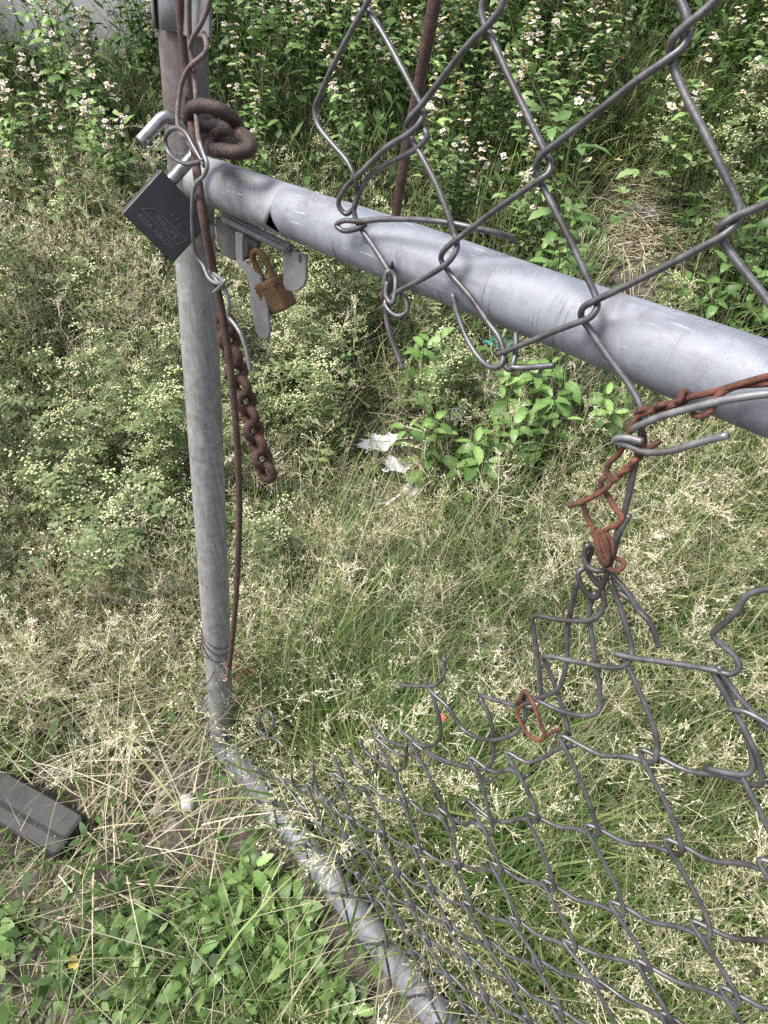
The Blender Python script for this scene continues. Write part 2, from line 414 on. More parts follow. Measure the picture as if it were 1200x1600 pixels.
# ---------------------------------------------------------------- the gate frame
PR = 0.024
gate = empty('gate', tuple(g2w(0, 0, -0.03)))
tag(gate, 'leaning galvanised pipe gate frame with a split cross rail', 'gate')

def pipe(name, rings, mats, parent, seg=40, midx=None):
    """rings: list of arrays (seg,3) in the gate's frame"""
    V = [g2w(*p) for r in rings for p in r]; F = []
    for i in range(len(rings)-1):
        for k in range(seg):
            F.append((i*seg+k, i*seg+(k+1) % seg, (i+1)*seg+(k+1) % seg, (i+1)*seg+k))
    mi = None if midx is None else [midx(i) for i in range(len(rings)-1) for k in range(seg)]
    o = mk(name, V, F, mats, parent, True, mi)
    a = o.data.attributes.new('loc', 'FLOAT_VECTOR', 'POINT'); a.data.foreach_set('vector', np.concatenate(rings).astype(np.float32).ravel())
    return o
TH = np.linspace(0, 2*math.pi, 40, endpoint=False)
# stile, mitred into the bottom rail at its foot
rings = []
zs = list(np.linspace(1.75, 0.06, 60))
for z in zs:
    w = 1+0.004*math.sin(z*31)
    rings.append(np.stack([PR*w*np.cos(TH), PR*w*np.sin(TH), np.full(40, z)], 1))
n_st = len(rings)
stile = pipe('stile', rings, [M['galv_top'], M['galv_stile']], gate, midx=lambda i: 0 if zs[i] > RAIL_Z-0.035 else 1)
rings = []
path = [(0, 0.0605), (0, 0.03), (0.0, 0.012), (0.006, -0.004), (0.018, -0.006), (0.035, -0.003), (0.06, 0.0)]
for x in np.linspace(0.09, 1.9, 60): path.append((x, 0.002*math.sin(x*7)))
for i, (x, z) in enumerate(path):
    a = path[max(i-1, 0)]; b = path[min(i+1, len(path)-1)]
    t = np.array([b[0]-a[0], b[1]-a[1]]); t /= np.linalg.norm(t); nrm = np.array([-t[1], t[0]])
    r = PR*(0.985 if i == 0 else 1.0+0.09*math.exp(-((i-4)/1.6)**2))
    rings.append(np.stack([x+nrm[0]*r*np.cos(TH), r*np.sin(TH), z+nrm[1]*r*np.cos(TH)], 1))
pipe('bottom_rail', rings, [M['galv_low']], gate)
extrude_poly('corner_plate', [g2w(*gploc(*p, -0.012)) for p in ((306, 1100), (322, 1088), (338, 1118), (352, 1165), (334, 1160), (320, 1122))],
             g2w(0, 1, 0), 0.005, M['galv_low'], gate)
# cross rail: crushed end piece, split, then the long pipe
XC = gploc(419, 352, -0.024)[0]
def gapf(th):                                  # 1 on the lower front of the pipe, 0 elsewhere
    d = np.abs((th - math.radians(-38) + math.pi) % (2*math.pi) - math.pi)
    return np.clip(1-d/math.radians(52), 0, 1)**1.3
def railring(x, r, dent=0.0, shift=0.0, xo=None):
    rr = np.full(40, r)
    d = np.abs((TH - math.radians(35) + math.pi) % (2*math.pi) - math.pi)
    rr = rr*(1-dent*np.exp(-(d/0.7)**2))
    xx = np.full(40, x) if xo is None else x+xo
    return np.stack([xx, -rr*np.cos(TH), RAIL_Z+shift+rr*np.sin(TH)], 1)
gp_ = gapf(TH)
rings = []
X0 = 0.0215
for k, t in enumerate(np.linspace(0, 1, 24)):
    x = X0+(XC+0.003-X0)*t
    xo = -0.015*gp_*t**4 + 0.006*(1-t)**6*np.sin(TH*2+1)
    flare = 0.06*gp_*t**5
    R = railring(x, PR*(0.965+0.02*math.sin(3*t)), 0.10*math.exp(-((t-0.98)/0.22)**2)+0.05*math.exp(-((t-0.35)/0.2)**2), 0.0, xo)
    R[:, 1] *= (1+flare+0.05*(1-t)**2); rings.append(R)
inner = []
for R in rings[::-1]:
    Q = R.copy(); Q[:, 1] *= 0.90; Q[:, 2] = RAIL_Z+(Q[:, 2]-RAIL_Z)*0.90; inner.append(Q)
pipe('rail_end', rings+inner, [M['galv_end']], gate)
rings = []
for k, x in enumerate(list(XC+np.array([0, .003, .006, .01, .016, .024, .034]))+list(np.linspace(XC+0.05, 2.2, 70))):
    fall = math.exp(-((x-XC)/0.007)**2)
    wob = 0.0006*math.sin(x*23)
    R = railring(x, PR+wob, 0.06*math.exp(-((x-XC)/0.02)**2), 0.0, 0.010*gp_*fall); rings.append(R)
r0 = rings[0].copy(); r0[:, 1] *= 0.92; r0[:, 2] = RAIL_Z+(r0[:, 2]-RAIL_Z)*0.92; r1 = r0.copy(); r1[:, 0] += 0.05
pipe('cross_rail', [r1, r0]+rings, [M['galv']], gate)

# sleeve on the top of the stile with its folded flap
def sleeve_ring(z, r, a0, a1, n=36):
    a = np.linspace(a0, a1, n); return [(r*math.cos(q), r*math.sin(q), z) for q in a]
zsl = gploc(262, 48, -0.027)[2]
V = []; F = []
for k, z in enumerate((1.72, 1.5, zsl+0.02, zsl)):
    for p in sleeve_ring(z, 0.0285 if k < 3 else 0.0288, math.radians(-75), math.radians(262)): V.append(g2w(*p))
for i in range(3):
    for k in range(35): F.append((i*36+k, i*36+k+1, (i+1)*36+k+1, (i+1)*36+k))
so = mk('sleeve', V, F, M['sleeve'], gate); sm = so.modifiers.new('thick', 'SOLIDIFY'); sm.thickness = 0.0022; sm.offset = 1
extrude_poly('sleeve_flap', [gpl(*p, -0.0345) for p in ((284, 56), (297, 57), (327, 60), (327, -60), (297, -60), (283, -60))], g2w(0, 1, 0), 0.003, M['sleeve'], gate)

# plates, strap and tab that hang under the split end of the rail
gn = g2w(0, 1, 0)
def plate(name, pts, yo, th, mat):
    return extrude_poly(name, [gpl(x, y, yo) for x, y in pts], gn, th, mat, gate)
plate('bracket', [(335, 338), (352, 342), (398, 362), (404, 372), (401, 388), (392, 400), (378, 407), (360, 406), (346, 397), (338, 380)], 0.004, 0.006, M['dark_plate'])
plate('strap', [(367, 362), (379, 366), (379, 408), (407, 433), (411, 452), (418, 485), (421, 518), (419, 527), (414, 531), (407, 528), (399, 519), (394, 490), (391, 455), (387, 435), (373, 415), (368, 407)], -0.009, 0.003, M['sleeve'])
flatbar = plate('flat_bar', [(340, 333), (352, 335), (412, 366), (450, 384), (448, 394), (436, 393), (378, 365), (345, 348)], -0.004, 0.012, M['sleeve'])
tb = plate('tab', [(441, 388), (478, 398), (478, 436), (474, 447), (466, 454), (457, 456), (447, 453), (442, 443)], 0.002, 0.003, M['sleeve'])
c0 = gpl(467, 404, 0.0005); c1 = gpl(467, 404, 0.0016)
ex = g2w(1, 0, 0); ez = g2w(0, 0, 1)
V = [c0+0.0023*(math.cos(a)*ex+math.sin(a)*1.3*ez) for a in np.linspace(0, 6.28, 16, endpoint=False)]
V += [v+gn*0.0014 for v in V]
mk('bolt_hole', V, [tuple(range(16))]+[(k, (k+1) % 16, 16+(k+1) % 16, 16+k) for k in range(16)], M['dark_plate'], tb, smooth=False)
# a broken stub of wire weld on the rail
tube('weld_spur', [gpl(612, 418, -0.026), gpl(613, 408, -0.030)], [0.002, 0.0008], M['wire'], gate, smoothn=0)

# ---------------------------------------------------------------- chain-link: the wires that are left above the rail
def trace(name, pts, parent, mat, r=0.0021, yo=-0.032, seg=8, sm=5):
    P = [gpl(p[0], p[1], p[2] if len(p) > 2 else yo) for p in pts]
    return tube(name, P, r, mat, parent, seg, smoothn=sm)
um = empty('chain_link_mesh', tuple(gpl(760, 450, -0.03)))
tag(um, 'cut open grey chain-link mesh hanging over the cross rail, large diamonds', 'wire mesh')
f, b_ = -0.0345, -0.0295
trace('wire_strand', [(590, -30, f), (575, 2, f), (548, 50, f), (522, 100, f), (500, 148, f), (492, 170, f), (496, 194, f), (520, 226, f), (543, 253, f), (555, 280, f), (558, 305, b_), (553, 328, b_), (558, 347, -0.029), (580, 380, -0.029), (602, 414, -0.029), (613, 436, -0.029), (608, 458, -0.03), (602, 472, -0.034), (607, 484, -0.036), (622, 494, -0.034), (636, 486, -0.031), (634, 468, -0.030), (622, 452, -0.031)], um, M['wire'])
trace('wire_strand', [(560, -30, b_), (577, 18, b_), (600, 56, b_), (627, 105, b_), (648, 145, b_), (660, 170, b_), (659, 186, -0.032), (646, 203, f), (600, 234, f), (562, 272, f), (538, 296, f), (529, 320, f), (540, 334, -0.031), (553, 325, b_), (562, 300, b_), (578, 274, b_), (605, 256, b_), (630, 244, b_), (655, 229, b_), (667, 213, b_), (660, 199, b_), (648, 202, b_)], um, M['wire'])
trace('wire_strand', [(790, -40, f), (784, 8, f), (768, 33, f), (735, 66, f), (700, 110, f), (662, 160, f), (641, 184, f), (635, 198, -0.031), (642, 214, b_), (660, 246, b_), (684, 293, b_), (702, 340, b_), (712, 372, b_), (714, 388, -0.032), (703, 407, f), (684, 422, f), (650, 441, f), (624, 455, f), (608, 468, f), (603, 490, f), (610, 525, f), (621, 555, f), (630, 578, f)], um, M['wire'])
trace('wire_strand', [(775, -35, b_), (757, -5, b_), (752, 15, b_), (756, 36, b_), (770, 64, b_), (793, 116, b_), (822, 176, b_), (847, 228, b_), (859, 253, b_), (858, 269, -0.032), (842, 282, f), (812, 302, f), (768, 333, f), (722, 368, f), (697, 388, f), (689, 404, -0.031), (698, 420, b_), (716, 442, b_), (736, 465, b_), (762, 503, b_), (781, 530, -0.031), (787, 553, -0.033), (783, 570, -0.036), (769, 574, -0.036), (752, 563, -0.034), (730, 530, -0.03), (714, 488, -0.027), (707, 459, -0.0265)], um, M['wire'])
trace('wire_strand', [(1050, -40, b_), (1060, -5, b_), (1072, 24, b_), (1076, 50, b_), (1066, 74, -0.032), (1040, 95, f), (998, 124, f), (932, 176, f), (872, 222, f), (846, 243, f), (838, 262, -0.031), (846, 286, b_), (866, 326, b_), (892, 378, b_), (916, 430, b_), (931, 464, b_), (933, 481, -0.032), (922, 496, f), (900, 505, f), (868, 517, f), (830, 533, f), (800, 545, f), (776, 554, f)], um, M['wire'])
trace('wire_strand', [(1150, -35, f), (1104, 14, f), (1067, 44, f), (1051, 62, f), (1047, 84, -0.031), (1053, 106, b_), (1070, 148, b_), (1100, 206, b_), (1130, 268, b_), (1150, 310, b_), (1156, 334, b_), (1149, 351, -0.032), (1130, 368, f), (1098, 386, f), (1040, 416, f), (982, 445, f), (932, 469, f), (912, 480, f), (908, 494, -0.031), (918, 510, b_), (937, 538, b_), (962, 573, b_), (986, 606, b_), (1002, 638, -0.031), (1004, 660, -0.033), (999, 695, f), (989, 742, f), (977, 795, f), (964, 836, f), (953, 876, f)], um, M['wire'])
trace('wire_strand', [(1290, 250, f), (1235, 297, f), (1190, 322, f), (1150, 338, f), (1130, 350, f), (1124, 365, -0.031), (1135, 386, b_), (1162, 422, b_), (1200, 470, b_), (1240, 528, b_), (1290, 600, b_)], um, M['wire'])
trace('wire_strand', [(806, 378, 0.016), (798, 371, 0.006), (780, 365, -0.010), (740, 356, -0.022), (700, 348, -0.028), (650, 343, -0.030), (592, 343, -0.031), (562, 346, -0.033), (536, 345, -0.035), (526, 352, -0.036), (535, 360, -0.035), (556, 358, -0.033), (572, 350, -0.030)], um, M['wire'])
trace('wire_strand', [(806, 520, -0.02), (806, 540, -0.026), (804, 560, -0.033), (798, 577, -0.036), (790, 573, -0.034), (789, 560, -0.031)], um, M['wire'])
trace('wire_strand', [(799, 574, -0.038), (812, 575, -0.036), (840, 573, -0.034), (866, 571, -0.032)], um, M['wire'])
trace('wire_strand', [(598, 470, -0.034), (600, 448, -0.036), (606, 424, -0.034), (616, 430, -0.031), (618, 452, -0.034), (612, 474, -0.038), (603, 462, -0.038), (605, 440, -0.035)], um, M['wire'])

# ---------------------------------------------------------------- chain-link: the slack mesh between the rails
K = {(0, 0): (1010, 1174), (1, 1): (1051, 1317), (-1, 1): (890, 1154), (0, 2): (924, 1290), (-1, -1): (984, 1030), (1, -1): (1169, 1210), (0, -2): (1122, 1049), (-1, 3): (834, 1268), (2, 0): (1198, 1345), (0, 4): (860, 1375), (1, 3): (965, 1409), (2, 2): (1096, 1443), (0, 6): (807, 1431), (1, 5): (894, 1467), (2, 4): (1008, 1499), (3, 3): (1141, 1546), (2, 6): (937, 1527), (1, 7): (843, 1497), (3, 5): (1044, 1581), (-1, 5): (778, 1350), (-2, 6): (716, 1346), (-1, 7): (736, 1408), (-2, 8): (676, 1382), (0, 8): (766, 1467), (-1, 9): (702, 1440), (-2, 10): (646, 1410), (1, 9): (804, 1529), (0, 10): (732, 1492), (-3, 5): (702, 1273), (-2, 4): (760, 1275), (-4, 6): (635, 1246), (-3, 7): (655, 1320), (-4, 8): (601, 1296), (-3, 3): (755, 1195), (-4, 4): (661, 1170), (-2, 2): (815, 1190), (-1, 11): (669, 1464), (0, 12): (703, 1520), (-2, 12): (627, 1435), (-1, 13): (647, 1491), (-3, 13): (587, 1408), (-2, 14): (601, 1473), (0, 14): (669, 1552), (1, 13): (729, 1575), (-3, 15): (545, 1470), (-1, 15): (605, 1561), (-4, 14): (538, 1397), (-5, 13): (529, 1340), (-6, 14): (480, 1320), (-5, 15): (479, 1385), (-7, 13): (477, 1262), (-8, 14): (429, 1254), (-7, 15): (430, 1313), (-9, 13): (409, 1205), (-9, 15): (389, 1247), (-10, 14): (353, 1191)}
KL = {k: gploc(v[0], v[1], -0.03)[[0, 2]] for k, v in K.items()}
def basis(n, m_): return [1, n, m_, n*n/10, n*m_/10, m_*m_/10]
A = np.array([basis(*k) for k in KL]); Bv = np.array([KL[k] for k in KL])
coef = np.linalg.lstsq(A, Bv, rcond=None)[0]
res = {k: KL[k]-np.array(basis(*k))@coef for k in KL}
def knot(n, m_):
    p = np.array(basis(n, m_))@coef
    if (n, m_) in res: return p+res[(n, m_)]
    w = 0; s = np.zeros(2)                      # borrow the slack of the neighbours
    for k, v in res.items():
        d = (k[0]-n)**2+(k[1]-m_)**2
        if d < 18: q = math.exp(-d/5); s += q*v; w += q
    return p+(s/w*min(1, w) if w else 0)
lm = empty('chain_link_mesh', tuple(g2w(0.6, -0.03, 0.1)))
tag(lm, 'torn slack chain-link mesh sagging over the grass above the bottom rail', 'wire mesh')
LEFT = {-2: 0, -1: -1, 0: 0, 1: -1, 2: -2, 3: -3, 4: -4, 5: -5, 6: -4, 7: -5, 8: -6, 9: -5, 10: -6, 11: -7, 12: -8, 13: -9, 14: -10, 15: -9}
def belly(m_): return -0.006*math.sin(math.pi*max(0, min(1, (15-m_)/17.0)))
hr = random.Random(4)
for s in range(-10, 14):
    run = []; runs = []
    for m_ in range(-3, 16):
        left = ((s+m_) % 2 == 0); n = s if left else s+1
        # the mesh is torn: the top right corner stops lower down, the left edge runs back to the stile's foot
        ok = m_ >= -2 and n >= LEFT[m_] and not (m_ < 0 and n < -1) and not (n >= 2 and m_ < -1) and not (s == -2 and m_ < 1) and not (s == -1 and m_ < -1)
        if ok: run.append((left, n, m_))
        elif run: runs.append(run); run = []
    if run: runs.append(run)
    for run in runs:
        if len(run) < 2: continue
        P = []
        for i, (left, n, m_) in enumerate(run):
            p = knot(n, m_); loose = 0.0045 + (0.012 if (m_ < 6 and n < -1) else 0)
            loose *= hr.uniform(0.7, 1.3)
            y0 = -0.030+belly(m_)
            if m_ >= 13: y0 = -0.0295
            jit = hr.uniform(-0.0016, 0.0016)
            def add(q, y): P.append(g2w(q[0], y+jit, q[1]))
            nb = [knot(run[j][1], run[j][2]) for j in (i-1, i+1) if 0 <= j < len(run)]
            if left:                           # sharp hook that pokes out past the knot
                if i > 0: add(p+(nb[0]-p)*0.16+np.array([0, -0.003]), y0+0.0024)
                add(p+np.array([-0.9, 0.25])*loose*1.3, y0-0.0010)
                if i < len(run)-1:
                    d = nb[-1]-p
                    add(p+d*0.12+np.array([0.0005, 0]), y0-0.0026); add(p+d*0.42+np.array([0.0075, 0.001]), y0-0.0024)
                    add(p+d*0.74+np.array([0.0115, 0.002]), y0-0.0024)
            else:                              # wide round turn hanging under the knot
                add(p+np.array([0.0055, 0.0035])+np.array([0.5, -0.2])*loose, y0-0.0012)
                add(p+np.array([0.0025, -0.0035])+np.array([0.3, -0.5])*loose, y0+0.0010)
                if i < len(run)-1:
                    d = nb[-1]-p
                    add(p+d*0.18+np.array([0, -0.0085]), y0+0.0024); add(p+d*0.5+np.array([0, -0.0125]), y0+0.0026)
        if m_ == 15:
            pass
        tube('wire_strand', P, 0.0020, M['wire'], lm, 7, smoothn=3)
# loose ends of the tear
TR = [
 [(984, 804, -.034), (972, 825, -.036), (961, 846, -.036), (954, 879, -.034), (943, 911, -.032), (930, 934, -.031), (919, 930, -.034), (905, 906, -.036), (904, 893, -.036), (912, 888, -.033)],
 [(975, 812, -.030), (965, 842, -.030), (958, 868, -.030), (948, 888, -.032), (935, 892, -.036), (918, 884, -.038), (913, 868, -.038), (918, 852, -.038), (925, 858, -.034), (917, 884, -.033), (928, 906, -.031), (942, 918, -.029)],
 [(904, 905, -.034), (893, 948, -.032), (886, 986, -.031), (885, 1036, -.031), (872, 1076, -.032), (840, 1092, -.034), (815, 1100, -.034)],
 [(936, 900, -.030), (943, 930, -.031), (940, 956, -.032), (921, 969, -.034), (872, 968, -.034), (834, 963, -.034), (834, 985, -.032), (841, 1035, -.030), (847, 1098, -.028)],
 [(930, 925, -.028), (921, 953, -.028), (927, 1010, -.029), (937, 1080, -.030), (936, 1109, -.032), (920, 1118, -.034), (876, 1111, -.034), (824, 1088, -.034), (818, 1096, -.030)],
 [(953, 905, -.030), (971, 956, -.030), (986, 1008, -.029), (985, 1031, -.032), (966, 1043, -.034), (902, 1034, -.034), (850, 1026, -.034), (855, 1040, -.029), (874, 1092, -.028), (890, 1148, -.028)],
 [(955, 895, -.032), (985, 932, -.033), (996, 952, -.033), (1015, 972, -.033), (1026, 998, -.032), (1029, 1010, -.031)],
 [(966, 924, -.029), (992, 944, -.030), (1012, 966, -.031)],
 [(1260, 915, -.034), (1200, 920, -.034), (1168, 930, -.034), (1152, 953, -.033), (1130, 975, -.033), (1114, 991, -.033), (1126, 1006, -.031), (1148, 1025, -.030), (1155, 1042, -.031), (1143, 1053, -.033), (1115, 1047, -.034), (1050, 1036, -.034), (985, 1027, -.034), (960, 1021, -.034)],
 [(1122, 1040, -.034), (1135, 1062, -.033), (1160, 1095, -.033), (1200, 1140, -.033), (1240, 1185, -.033)],
 [(1124, 1045, -.029), (1140, 1090, -.029), (1160, 1135, -.029), (1175, 1180, -.030), (1176, 1200, -.032), (1165, 1210, -.034), (1100, 1200, -.034)],
 [(1140, 1108, -.034), (1165, 1112, -.034), (1215, 1140, -.033)],
 [(625, 1070, -.034), (655, 1072, -.034), (680, 1070, -.032), (693, 1055, -.031), (695, 1028, -.031)],
 [(664, 1058, -.034), (672, 1078, -.034), (700, 1105, -.033), (722, 1138, -.033), (745, 1152, -.034), (775, 1156, -.034), (805, 1145, -.032), (820, 1125, -.031), (822, 1100, -.031)],
 [(749, 1086, -.034), (775, 1094, -.034), (800, 1101, -.034), (832, 1104, -.033)],
 [(750, 1090, -.030), (765, 1120, -.030), (771, 1160, -.030), (768, 1192, -.032), (752, 1202, -.034), (700, 1190, -.034), (660, 1170, -.034)],
 [(672, 1075, -.030), (686, 1120, -.030), (688, 1150, -.032), (672, 1166, -.034), (650, 1160, -.034), (627, 1142, -.034)],
 [(582, 1132, -.034), (595, 1150, -.034), (620, 1163, -.034), (636, 1166, -.033)],
 [(562, 1155, -.034), (570, 1172, -.034), (596, 1194, -.034), (622, 1204, -.034), (632, 1196, -.032), (636, 1160, -.031)],
 [(545, 1172, -.034), (556, 1192, -.034), (580, 1208, -.033), (588, 1200, -.031), (590, 1175, -.031)],
 [(489, 1192, -.034), (492, 1215, -.034), (500, 1240, -.033), (516, 1252, -.034), (532, 1240, -.032), (536, 1218, -.031), (530, 1200, -.033), (520, 1180, -.033)],
 [(455, 1206, -.034), (460, 1230, -.034), (475, 1238, -.033), (488, 1226, -.031), (490, 1205, -.031)],
 [(405, 1150, -.034), (420, 1142, -.034), (428, 1128, -.033), (422, 1112, -.031), (408, 1118, -.033), (406, 1140, -.035), (416, 1152, -.036), (432, 1156, -.034), (444, 1168, -.033)],
]
for k, p in enumerate(TR): trace('wire_strand', p, lm, M['wire'], 0.00205)

# ---------------------------------------------------------------- rusty tie wires
tw = empty('tie_wire', tuple(gpl(970, 760, -0.035)))
tag(tw, 'rust-red twisted tie wire joining the torn mesh to the cross rail', 'wire')
RT = [
 [(1260, 575, -.034), (1200, 588, -.036), (1150, 602, -.038), (1110, 614, -.038), (1075, 622, -.038), (1066, 630, -.036), (1050, 634, -.040), (1030, 640, -.036), (1010, 645, -.040), (996, 652, -.040), (986, 668, -.040), (976, 692, -.038), (966, 710, -.037), (953, 722, -.037), (948, 736, -.036), (955, 752, -.037), (946, 764, -.040), (925, 777, -.040), (905, 786, -.040), (888, 790, -.040)],
 [(1250, 596, -.034), (1190, 600, -.035), (1150, 604, -.0355), (1120, 620, -.041), (1112, 640, -.043), (1098, 650, -.043), (1082, 648, -.040)],
 [(1078, 617, -.035), (1067, 612, -.040), (1063, 624, -.043), (1050, 630, -.036), (1035, 632, -.042), (1018, 640, -.036), (1003, 640, -.042), (995, 650, -.035), (1002, 668, -.034), (1006, 690, -.034), (1000, 715, -.036), (990, 720, -.041), (985, 733, -.036), (972, 737, -.041), (962, 748, -.036), (946, 745, -.036), (939, 752, -.038), (942, 764, -.036), (950, 775, -.035), (962, 795, -.036), (972, 808, -.037), (965, 820, -.037), (950, 826, -.037), (944, 835, -.036)],
 [(1032, 688, -.036), (1018, 698, -.038), (1002, 706, -.037), (992, 722, -.035), (978, 730, -.037), (968, 744, -.039), (957, 752, -.040)],
 [(911, 786, -.038), (916, 804, -.037), (925, 824, -.037), (930, 840, -.038), (934, 858, -.039), (940, 878, -.039), (948, 886, -.040), (963, 892, -.040), (973, 886, -.038), (974, 878, -.036), (964, 873, -.034)],
 [(938, 828, -.041), (941, 845, -.042), (946, 862, -.042), (953, 870, -.040), (956, 850, -.038), (944, 832, -.038), (934, 832, -.041), (934, 850, -.043), (940, 872, -.043), (947, 882, -.042), (950, 866, -.043), (946, 846, -.044), (940, 830, -.043)],
]
for p in RT: trace('wire_loop', p, tw, M['rust'], 0.0019, seg=7)
gw = empty('tie_wire', tuple(gpl(1060, 690, -0.035)))
tag(gw, 'smooth grey wire ends sticking out beside the rusty tie under the rail', 'wire')
trace('wire_end', [(1270, 606, -.040), (1210, 614, -.042), (1150, 622, -.044), (1090, 635, -.044), (1030, 652, -.043), (996, 666, -.042), (984, 674, -.038)], gw, M['wire_light'], 0.0022)
trace('wire_end', [(1004, 690, -.044), (985, 685, -.044), (967, 684, -.044), (960, 689, -.042), (980, 695, -.041), (1006, 706, -.042), (1045, 705, -.044), (1090, 692, -.046), (1137, 680, -.048)], gw, M['wire_light'], 0.0022)
hk = empty('tie_wire', tuple(gpl(835, 1120, -0.035)))
tag(hk, 'small rust-red hook of wire caught in the torn edge of the slack mesh', 'wire')
trace('hook', [(806, 1100, -.036), (814, 1090, -.038), (820, 1080, -.037), (830, 1092, -.038), (838, 1112, -.039), (846, 1135, -.039), (851, 1150, -.038), (842, 1157, -.037), (828, 1150, -.036), (815, 1132, -.036), (808, 1112, -.035), (818, 1100, -.036)], hk, M['rust'], 0.0018)
trace('hook', [(852, 1152, -.037), (862, 1144, -.036), (877, 1139, -.035)], hk, M['rust'], 0.0018)

# ---------------------------------------------------------------- rods and wires on the stile
rod = tube('rusty_rod', [gpl(*p) for p in ((278, -60, -.036), (281, 0, -.036), (285, 60, -.033), (290, 115, -.032), (297, 170, -.036), (303, 222, -.044), (309, 280, -.058), (316, 330, -.062), (325, 380, -.058), (335, 430, -.050), (346, 485, -.045), (356, 545, -.042), (365, 620, -.038), (371, 700, -.035), (374, 780, -.032), (373, 850, -.030), (369, 930, -.028), (363, 1000, -.028), (358, 1044, -.029))],
           0.0041, M['rod'], seg=12, smoothn=6)
tag(rod, 'thin rust-brown rod running down the front of the gate stile', 'rod')
rod2 = tube('rusty_wire', [gpl(*p) for p in ((296, -40, -.042), (295, 20, -.041), (297, 70, -.038), (302, 108, -.037), (306, 140, -.038), (307, 180, -.042), (310, 215, -.050), (316, 240, -.062), (322, 256, -.066))], 0.0024, M['wire_brown'], seg=8)
tag(rod2, 'thin rusty wire lying along the upper stile next to the rod', 'wire')
lw = empty('bent_wire', tuple(gpl(300, 300, -0.05)))
tag(lw, 'bent grey wire with a loop tied round the upper stile and padlock', 'wire')
trace('wire_length', [(332, -40, -.044), (327, 5, -.044), (316, 34, -.043), (301, 60, -.042), (297, 76, -.041), (301, 96, -.040), (304, 112, -.040)], lw, M['wire_brown'], 0.0021)
trace('wire_length', [(318, 52, -.040), (323, 70, -.042), (322, 80, -.043), (311, 92, -.043), (297, 104, -.042), (286, 124, -.042), (280, 152, -.044), (277, 186, -.050), (281, 205, -.056), (296, 224, -.062), (312, 246, -.066), (321, 259, -.068)], lw, M['wire_brown'], 0.0022)
trace('wire_length', [(320, 260, -.070), (304, 232, -.070), (291, 209, -.069), (277, 200, -.068), (264, 206, -.067), (258, 220, -.066), (263, 237, -.066), (276, 250, -.067), (292, 256, -.068), (308, 254, -.070), (318, 250, -.070)], lw, M['wire'], 0.0021)
trace('wire_length', [(312, 222, -.068), (318, 240, -.069), (324, 258, -.070), (319, 274, -.070), (308, 285, -.069), (302, 302, -.068), (300, 335, -.067), (302, 375, -.063), (308, 400, -.055), (320, 418, -.052), (334, 432, -.053), (346, 446, -.056), (350, 442, -.057), (341, 432, -.054), (328, 424, -.052)], lw, M['wire_light'], 0.0019)
trace('wire_length', [(318, 416, -.055), (326, 434, -.056), (340, 443, -.057), (352, 438, -.058), (342, 450, -.059), (334, 457, -.058)], lw, M['wire_light'], 0.0019)
trace('wire_length', [(346, 440, -.054), (354, 458, -.053), (358, 476, -.052), (357, 494, -.051), (366, 506, -.050), (377, 524, -.050), (384, 545, -.049), (389, 568, -.048), (391, 580, -.048)], lw, M['wire_light'], 0.0021)
stick = tube('rusty_bar', [at(686, -45, 0.60), at(676, 20, 0.62), at(655, 130, 0.67), at(632, 250, 0.72), at(619, 335, 0.76), at(613, 400, 0.79)], [0.0068, 0.0068, 0.0062, 0.006, 0.0055, 0.005], M['rod'], seg=12)
tag(stick, 'straight rusty brown bar standing behind the cross rail', 'bar')
# rusty binding at the foot of the stile
bw = empty('binding_wire', tuple(gpl(345, 1045, -0.03)))
tag(bw, 'rusty binding wire wound round the foot of the stile', 'wire')
def wind(z, tilt, ph, r, n=14, extra=0.0):
    return [g2w((PR+r+extra*math.sin(3*a+ph))*math.cos(a), (PR+r+extra*math.sin(3*a+ph))*math.sin(a), z+tilt*math.cos(a+ph)) for a in np.linspace(0, 2*math.pi, n, endpoint=False)]
zb = gploc(340, 1030, -0.025)[2]
for k in range(3): tube('winding', wind(zb-0.007*k+0.004, 0.014+0.006*k, 2.4+0.5*k, 0.001+0.0008*k, extra=0.0012), 0.0010, M['rod'], bw, 6, closed=True, smoothn=3)
cr = gpl(352, 1046, -0.034)
for k in range(2):
    tube('winding', [cr+0.011*(1+0.12*k)*(math.cos(a)*ex+math.sin(a)*ez*0.9)+gn*(-0.004*k+0.003*math.sin(a)) for a in np.linspace(0, 6.283, 14, endpoint=False)], 0.0013, M['wire_brown'], bw, 6, closed=True, smoothn=3)
for p in ([(336, 1048, -.03), (326, 1065, -.034), (316, 1074, -.036), (306, 1070, -.038), (303, 1082, -.036), (308, 1090, -.034), (318, 1078, -.034), (326, 1086, -.031), (336, 1098, -.03), (350, 1104, -.031), (362, 1102, -.034)],
          [(316, 1000, -.02), (313, 1012, -.022), (315, 1022, -.024), (330, 1032, -.028), (345, 1046, -.030)],
          [(346, 1080, -.03), (352, 1094, -.034), (362, 1096, -.036), (368, 1088, -.034)],
          [(352, 1160, -.029), (352, 1185, -.030), (350, 1194, -.031)]):
    trace('wire_end', p, bw, M['wire'], 0.0012, seg=6)
for k in range(10):
    a = hr.uniform(0, 6.28); p0 = gpl(366+hr.uniform(-8, 10), 1040+hr.uniform(-12, 26), -0.03)
    P = [p0]; 
    for q in range(4): P.append(P[-1]+np.array([hr.uniform(-.012, .014), hr.uniform(-.012, .012), hr.uniform(-.012, .012)]))
    tube('wire_end', P, 0.0008, M['rust'], bw, 5, smoothn=3)

